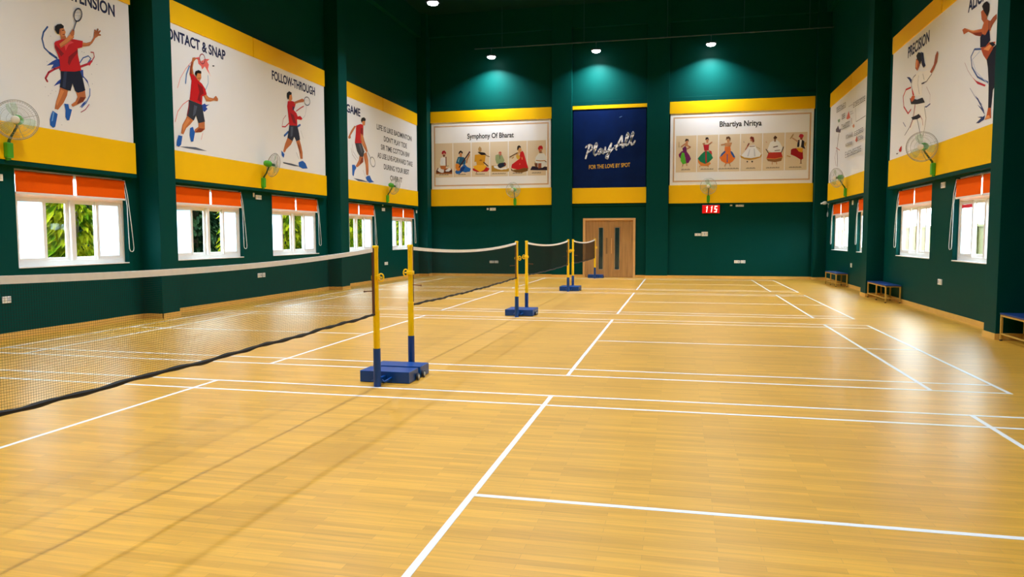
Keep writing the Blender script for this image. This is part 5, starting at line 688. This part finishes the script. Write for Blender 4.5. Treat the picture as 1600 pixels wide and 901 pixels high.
def net(y0, y1, label, seed):
    rnd = random.Random(seed); Ln = y1 - y0; yc = (y0 + y1) / 2
    t = tag(empty('badminton_net', (0, yc, 0.8)), label, 'net', 'badminton nets down the hall')
    def sag(y): s = (y - yc) / (Ln / 2); return 1.545 - 0.085 * (1 - s * s)
    ph = [rnd.random() * 6 for _ in range(4)]
    def low(y): s = (y - yc) / (Ln / 2); return 0.815 - 0.022 * (1 - s * s) + 0.004 * math.sin(5.1 * y + ph[0]) + 0.003 * math.sin(12.7 * y + ph[1])
    K = 60; ys = [y0 + Ln * k / K for k in range(K + 1)]
    bm = B(); pr = None
    for y in ys:
        z = sag(y); r = [bm.verts.new((dx, y - yc, z - 0.8 + dz)) for dx, dz in ((-0.006, 0), (0.006, 0), (0.006, -0.042), (-0.006, -0.042))]
        if pr:
            for k in range(4): bm.faces.new((pr[k], pr[(k + 1) % 4], r[(k + 1) % 4], r[k]))
        pr = r
    obj('top_tape', bm, M_TAPE, t)
    bm = B(); yf = [y0 + Ln * k / 150 for k in range(151)]
    tube(bm, [(0.004 * math.sin(9 * y + ph[2]), y - yc, low(y) - 0.8) for y in yf], [0.0145 + 0.003 * math.sin(23 * y + ph[3]) for y in yf], 6); obj('bottom_cord', bm, M_BTAPE, t)
    for e, s in ((y0, 1), (y1, -1)):
        bm = B(); box(bm, -0.008, 0.008, min(0, s * 0.022), max(0, s * 0.022), 0, sag(e) - low(e)); bmesh.ops.translate(bm, verts=bm.verts, vec=(0, e - yc, low(e) - 0.8)); obj('side_tape', bm, M_BTAPE, t)
        bm = B(); box(bm, -0.009, 0.009, min(s * 0.022, s * 0.034), max(s * 0.022, s * 0.034), 0, sag(e) - low(e)); bmesh.ops.translate(bm, verts=bm.verts, vec=(0, e - yc, low(e) - 0.8)); obj('side_binding', bm, M_BROWN, t)
    bm = B(); st = 0.0155; w = NET_R; n = int(Ln / st)
    for k in range(1, n):
        y = y0 + Ln * k / n - yc; a = low(y + yc) - 0.8; b_ = sag(y + yc) - 0.84
        c = [(w, 0), (0, w), (-w, 0), (0, -w)]
        lo = [bm.verts.new((p, y + q_, a)) for p, q_ in c]; hi = [bm.verts.new((p, y + q_, b_)) for p, q_ in c]
        for j in range(4): bm.faces.new((lo[j], lo[(j + 1) % 4], hi[(j + 1) % 4], hi[j]))
    rows = 46; ky = [y0 + Ln * k / 40 for k in range(41)]
    for r_ in range(1, rows):
        f = r_ / rows; pr = None
        for y in ky:
            z = low(y) + (sag(y) - 0.04 - low(y)) * f + 0.002 * math.sin(7 * y + r_ * 0.3) - 0.8
            rg = [bm.verts.new((dx, y - yc, z + dz)) for dx, dz in ((w, 0), (0, w), (-w, 0), (0, -w))]
            if pr:
                for j in range(4): bm.faces.new((pr[j], pr[(j + 1) % 4], rg[(j + 1) % 4], rg[j]))
            pr = rg
    obj('netting', bm, M_NET, t)
NET_R = 0.0007
net(-6.045, -0.024, 'badminton net nearest the camera, running out of the left edge of the view', 1)
net(1.154, 7.166, 'second badminton net from the camera, just beyond the two back-to-back posts', 2)
net(8.274, 14.316, 'third badminton net from the camera', 3)
net(15.434, 21.446, 'farthest badminton net, ending in front of the wooden door', 4)

# ------------------------------------------------------------------ benches
def make_bench(y0, y1):
    t = empty('bench', (8.43, (y0 + y1) / 2, 0)); h = (y1 - y0) / 2; X0, X1 = -0.165, 0.165
    bm = B(); box(bm, X0 - 0.02, X1 + 0.02, -h, h, 0.415, 0.445, 0.008); obj('seat', bm, M_BENCH, t)
    bm = B()
    for x in (X0, X1): box(bm, x - 0.012, x + 0.012, -h + 0.02, h - 0.02, 0.388, 0.415); box(bm, x - 0.01, x + 0.01, -h + 0.03, h - 0.03, 0.10, 0.122)
    for y in (-h + 0.03, 0, h - 0.03): box(bm, X0, X1, y - 0.012, y + 0.012, 0.39, 0.413); box(bm, X0, X1, y - 0.01, y + 0.01, 0.101, 0.121)
    obj('frame', bm, M_BLEG, t)
    for x in (X0, X1):
        for y in (-h + 0.03, 0, h - 0.03):
            bm = B(); box(bm, x - 0.016, x + 0.016, y - 0.016, y + 0.016, 0.015, 0.415, 0.003); lg = obj('leg', bm, M_BLEG, t)
            bm = B(); box(bm, x - 0.018, x + 0.018, y - 0.018, y + 0.018, 0.0, 0.022, 0.003); obj('rubber_foot', bm, M_WHEEL, lg)
    return t
bench = make_bench(12.18, 14.0 - 0.02)
tag(bench, 'blue-topped bench standing against the right pilaster halfway down the hall', 'bench', 'low blue benches along the right wall')
o = dup(bench); o.location = (8.43, 19.0, 0); tag(o, 'blue-topped bench in the right back corner, beyond the far pilaster')
o = dup(bench); o.location = (8.43, 4.60, 0); tag(o, 'blue-topped bench at the right edge of the view, before the near pilaster')

# ------------------------------------------------------------------ plates, scoreboard, camera
def plate(side, a, z, w, h, n, label, name='wall_socket', cat='socket'):
    pl = {'L': Plane('L', LX), 'R': Plane('R', RX), 'B': Plane('B', BY)}[side]
    t = tag(empty(name, pl.p(a, z, 0)), label, cat, 'white electrical plates on the walls')
    bm = B(); flat_box(bm, pl, a - w / 2, a + w / 2, z - h / 2, z + h / 2, 0, 0.022, 0.004); obj('plate', rel(bm, t), M_PLATE, t)
    for k in range(n):
        c = a - w / 2 + w * (k + 0.5) / n; bm = B(); flat_box(bm, pl, c - w / n * 0.3, c + w / n * 0.3, z - h * 0.28, z + h * 0.28, 0.020, 0.027, 0.002)
        obj('module', rel(bm, t), M_GREY if k % 2 else mat('ivory_module', (0.7, 0.66, 0.55), rough=0.4, noise=0.02), t)
plate('L', 2.02, 0.64, 0.30, 0.10, 3, 'long white socket plate low on the left wall, first of two near the camera')
plate('L', 2.31, 0.65, 0.15, 0.11, 2, 'short white socket plate low on the left wall, beside the long one near the camera')
plate('L', 2.28, 2.64, 0.14, 0.11, 1, 'white plate beside the top corner of the nearest left window')
plate('L', 9.58, 2.75, 0.05, 0.11, 0, 'small white box left of the plate under the second left fan', 'junction_box', 'box')
plate('L', 9.80, 2.70, 0.26, 0.11, 3, 'white switch plate under the second left fan, between two windows')
plate('L', 9.76, 0.66, 0.18, 0.11, 2, 'white socket plate low on the left wall, first of the pair seen through the net')
plate('L', 9.95, 0.66, 0.12, 0.11, 1, 'white socket plate low on the left wall, second of the pair seen through the net')
plate('L', 18.10, 2.67, 0.26, 0.11, 3, 'white switch plate under the left fan near the back corner')
plate('L', 18.05, 2.83, 0.05, 0.06, 0, 'tiny white box directly under the far left fan', 'junction_box', 'box')
plate('L', 18.22, 0.66, 0.13, 0.11, 1, 'white socket plate low on the left wall between the far windows, first of two')
plate('L', 18.38, 0.66, 0.12, 0.11, 1, 'white socket plate low on the left wall between the far windows, second of two')
plate('L', 21.62, 2.70, 0.10, 0.12, 0, 'small white sensor box in the left back corner', 'junction_box', 'box')
plate('R', 9.58, 2.72, 0.24, 0.12, 2, 'white switch plate under the nearer right fan')
plate('R', 17.85, 2.72, 0.14, 0.14, 1, 'white switch plate under the far right fan')
plate('R', 9.55, 0.69, 0.22, 0.12, 2, 'white socket plate low on the right wall between two windows')
plate('R', 17.80, 0.72, 0.16, 0.13, 1, 'white socket plate above the farthest bench')
plate('B', -4.60, 2.81, 0.08, 0.08, 0, 'small white box below the musicians banner', 'junction_box', 'box')
plate('B', -4.38, 2.80, 0.26, 0.11, 3, 'white switch plate below the musicians banner')
plate('B', 5.20, 2.87, 0.09, 0.09, 0, 'small white box below the dancers banner', 'junction_box', 'box')
plate('B', 5.52, 2.86, 0.30, 0.12, 4, 'white switch plate below the dancers banner')
plate('B', 3.96, 1.72, 0.24, 0.10, 3, 'narrow white socket plate at mid height right of the door')
plate('B', 4.22, 1.745, 0.24, 0.17, 3, 'tall white switch plate at mid height right of the door')
plate('B', 5.46, 0.66, 0.21, 0.11, 2, 'white socket plate low on the back wall, left one of the right pair')
plate('B', 5.68, 0.66, 0.18, 0.11, 2, 'white socket plate low on the back wall, right one of the right pair')
plate('B', -4.43, 0.60, 0.19, 0.10, 2, 'white socket plate low on the back wall behind the net, left one')
plate('B', -4.23, 0.60, 0.16, 0.10, 2, 'white socket plate low on the back wall behind the net, right one')

sb = tag(empty('scoreboard', (4.44, BY, 2.56)), 'red digital scoreboard showing 115 below the dancers banner', 'scoreboard')
bm = B(); box(bm, 4.10, 4.78, 22.27, BY, 2.54, 2.88, 0.012); obj('casing', rel(bm, sb), mat('dark_red_casing', (0.10, 0.004, 0.004), rough=0.3, noise=0.05), sb)
bm = B(); box(bm, 4.115, 4.765, 22.264, 22.272, 2.555, 2.865, 0.003); obj('display', rel(bm, sb), mat('red_led_screen', (0.55, 0.006, 0.006), rough=0.25, emit=0.75, noise=0.05), sb)
M_DIG = mat('lit_digit', (1.0, 0.72, 0.62), emit=1.6)
def digit(ch, x, w=0.10, h=0.24, z=2.59):
    s = {'1': 'bc', '5': 'afgcd'}[ch]; th = 0.032
    R_ = {'a': (0, w, h - th, h), 'd': (0, w, 0, th), 'g': (0, w, h / 2 - th / 2, h / 2 + th / 2), 'b': (w - th, w, h / 2, h), 'c': (w - th, w, 0, h / 2), 'f': (0, th, h / 2, h)}
    bm = B()
    for k in s: a = R_[k]; box(bm, x + a[0], x + a[1], 22.258, 22.264, z + a[2], z + a[3])
    if ch == '1': box(bm, x + w - 0.055, x + w - th, 22.258, 22.264, z + h - 0.06, z + h - 0.03)
    bmesh.ops.translate(bm, verts=bm.verts, vec=(0, 0, 0))
    for v in bm.verts: v.co.x += (v.co.z - z) * 0.12
    obj('digit', rel(bm, sb), M_DIG, sb)
digit('1', 4.19); digit('1', 4.37); digit('5', 4.555)

cc = tag(empty('security_camera', (RX, 21.80, 2.86)), 'small white security camera in the right back corner below the banner', 'camera')
bm = B(); lathe(bm, [(0.0, 0), (0.045, 0), (0.045, 0.02), (0.0, 0.025)], 16, (0, 0, 0), (-1, 0, 0)); tube(bm, [(-0.02, 0, 0), (-0.10, -0.02, 0.02)], 0.014, 8); obj('mount', bm, M_PLATE, cc)
bm = B(); lathe(bm, [(0.0, -0.06), (0.055, -0.055), (0.065, 0.0), (0.055, 0.06), (0.03, 0.09), (0.03, 0.16), (0.022, 0.17), (0.0, 0.17)], 18, (-0.15, -0.04, 0.02), (-0.85, -0.5, -0.15)); obj('body', bm, M_PLATE, cc, smooth=True)
bm = B(); tube(bm, [(-0.02, -0.01, -0.03), (-0.025, -0.03, -0.12), (-0.02, -0.05, -0.17)], 0.010, 8); obj('cable', bm, M_GREY, cc)
cl = B(); tube(cl, [(-0.03, 0.075 * math.cos(2 * PI * k / 20), 0.075 * math.sin(2 * PI * k / 20)) for k in range(20)], 0.016, 6, closed=True); tube(cl, [(-0.02, 0.02, 0.075), (-0.02, 0.03, 0.16)], 0.006, 6)
co = obj('cable_coil', cl, M_GREY); co.location = (RX, 21.80, 2.45); tag(co, 'small coil of white cable hanging below the security camera', 'cable')

# ------------------------------------------------------------------ outside the windows
bm = B(); box(bm, -60, LX - 0.36, -30, 80, -0.5, -0.3); struct(obj('ground_left', bm, mat('grass_ground', (0.02, 0.04, 0.01), rough=0.9, noise=0.3, nscale=3)))
bm = B(); box(bm, RX + 0.36, 60, -30, 80, -0.5, -0.3); struct(obj('ground_right', bm, mat('pale_paving', (0.10, 0.10, 0.08), rough=0.8, noise=0.1, nscale=3)))
def leaf_mesh(seed, n, rx, rz, z0, size, droop, m):
    rnd = random.Random(seed); bm = B()
    for _ in range(n):
        a = rnd.uniform(0, 2 * PI); h = rnd.random(); prof = math.sin(PI * min(0.97, 0.22 + 0.75 * h)) ** 0.5
        r = rx * prof * (0.45 + 0.55 * math.sqrt(rnd.random())) * (1 + 0.25 * math.sin(3 * a + seed))
        c = Vector((r * math.cos(a), r * math.sin(a), z0 + rz * h))
        out = Vector((math.cos(a), math.sin(a), -droop + rnd.uniform(-0.5, 0.5))).normalized()
        sd_ = out.cross(Vector((rnd.uniform(-.4, .4), rnd.uniform(-.4, .4), 1))).normalized(); up = sd_.cross(out)
        L_ = size * rnd.uniform(0.7, 1.3); w = L_ * 0.24
        p = [c, c + out * L_ * 0.4 + sd_ * w + up * 0.01, c + out * L_ - Vector((0, 0, L_ * 0.2)), c + out * L_ * 0.4 - sd_ * w + up * 0.01, c + out * L_ * 0.45 - up * w * 0.4]
        v = [bm.verts.new(x) for x in p]
        bm.faces.new((v[0], v[1], v[4])); bm.faces.new((v[1], v[2], v[4])); bm.faces.new((v[2], v[3], v[4])); bm.faces.new((v[3], v[0], v[4]))
    me = bpy.data.meshes.new('foliage'); bm.to_mesh(me); bm.free(); me.materials.append(m); return me
YL = [leaf_mesh(s, 1100, 0.62, 3.6, 0.5, 0.30, 0.9, M_LEAFY) for s in (1, 2)]
GL = [leaf_mesh(s, 6500, 1.45, 5.2, -0.1, 0.30, 0.3, M_LEAFG) for s in (5, 6)]
bm = B(); tube(bm, [(0, 0, 0), (0.03, 0.02, 1.2), (0, 0.05, 2.6), (0.02, 0, 3.6)], [0.05, 0.04, 0.03, 0.015], 8); TRK = bpy.data.meshes.new('trunk'); bm.to_mesh(TRK); bm.free(); TRK.materials.append(M_BARK)
bm = B(); tube(bm, [(0, 0, 0), (0.05, 0.02, 1.8), (-0.05, 0.1, 3.6), (0.1, 0, 4.6)], [0.14, 0.11, 0.07, 0.03], 8); TRG = bpy.data.meshes.new('trunk'); bm.to_mesh(TRG); bm.free(); TRG.materials.append(M_BARK)
def plant(name, x, y, fm, tm, s, rz, label, cat, grp):
    t = tag(empty(name, (x, y, -0.3), rz), label, cat, grp); t.scale = (s, s, s)
    f = bpy.data.objects.new('foliage', fm); COL.objects.link(f); f.parent = t
    k = bpy.data.objects.new('trunk', tm); COL.objects.link(k); k.parent = t
ORD = ['nearest the camera', 'second', 'third', 'fourth', 'fifth', 'sixth', 'seventh', 'eighth', 'ninth', 'farthest']
for i, (x, y, s) in enumerate([(-9.5, 5.9, 0.95), (-10.1, 7.9, 0.85), (-10.4, 13.6, 0.9), (-10.2, 16.0, 0.8), (-10.2, 20.8, 0.9), (-10.4, 22.6, 0.85), (-10.6, 28.6, 0.9), (-10.2, 33.5, 0.9), (-10.3, 36.5, 0.9)]):
    plant('young_tree', x, y, YL[i % 2], TRK, s, i * 1.7, 'yellow-green drooping young tree outside the left windows, %s along the row' % ORD[i], 'tree', 'yellow-green young trees outside')
for i in range(9):
    plant('dense_tree', -13.2, 6.0 + i * 4.5, GL[i % 2], TRG, 1.0, i * 2.1, 'dense green tree behind the young trees, %s along the row' % ORD[i], 'tree', 'dense green trees outside')
for i in range(9):
    plant('tall_tree', -19.8, 8.6 + i * 6.9, GL[(i + 1) % 2], TRG, 1.5, i * 1.3, 'tall green tree in the rear row outside the left windows, %s along' % ORD[i], 'tree', 'tall green trees in the rear row')
bm = B(); box(bm, 13.6, 13.8, -10, 60, -0.3, 1.98); box(bm, 13.55, 13.85, -10, 60, 1.98, 2.06)
for k in range(20): box(bm, 13.50, 13.60, -9 + k * 3.4, -8.6 + k * 3.4, -0.3, 2.1)
tag(obj('boundary_wall', bm, mat('pale_yellow_render', (0.115, 0.10, 0.022), rough=0.8, noise=0.1, nscale=1.0)), 'pale yellow boundary wall outside the right windows', 'wall')
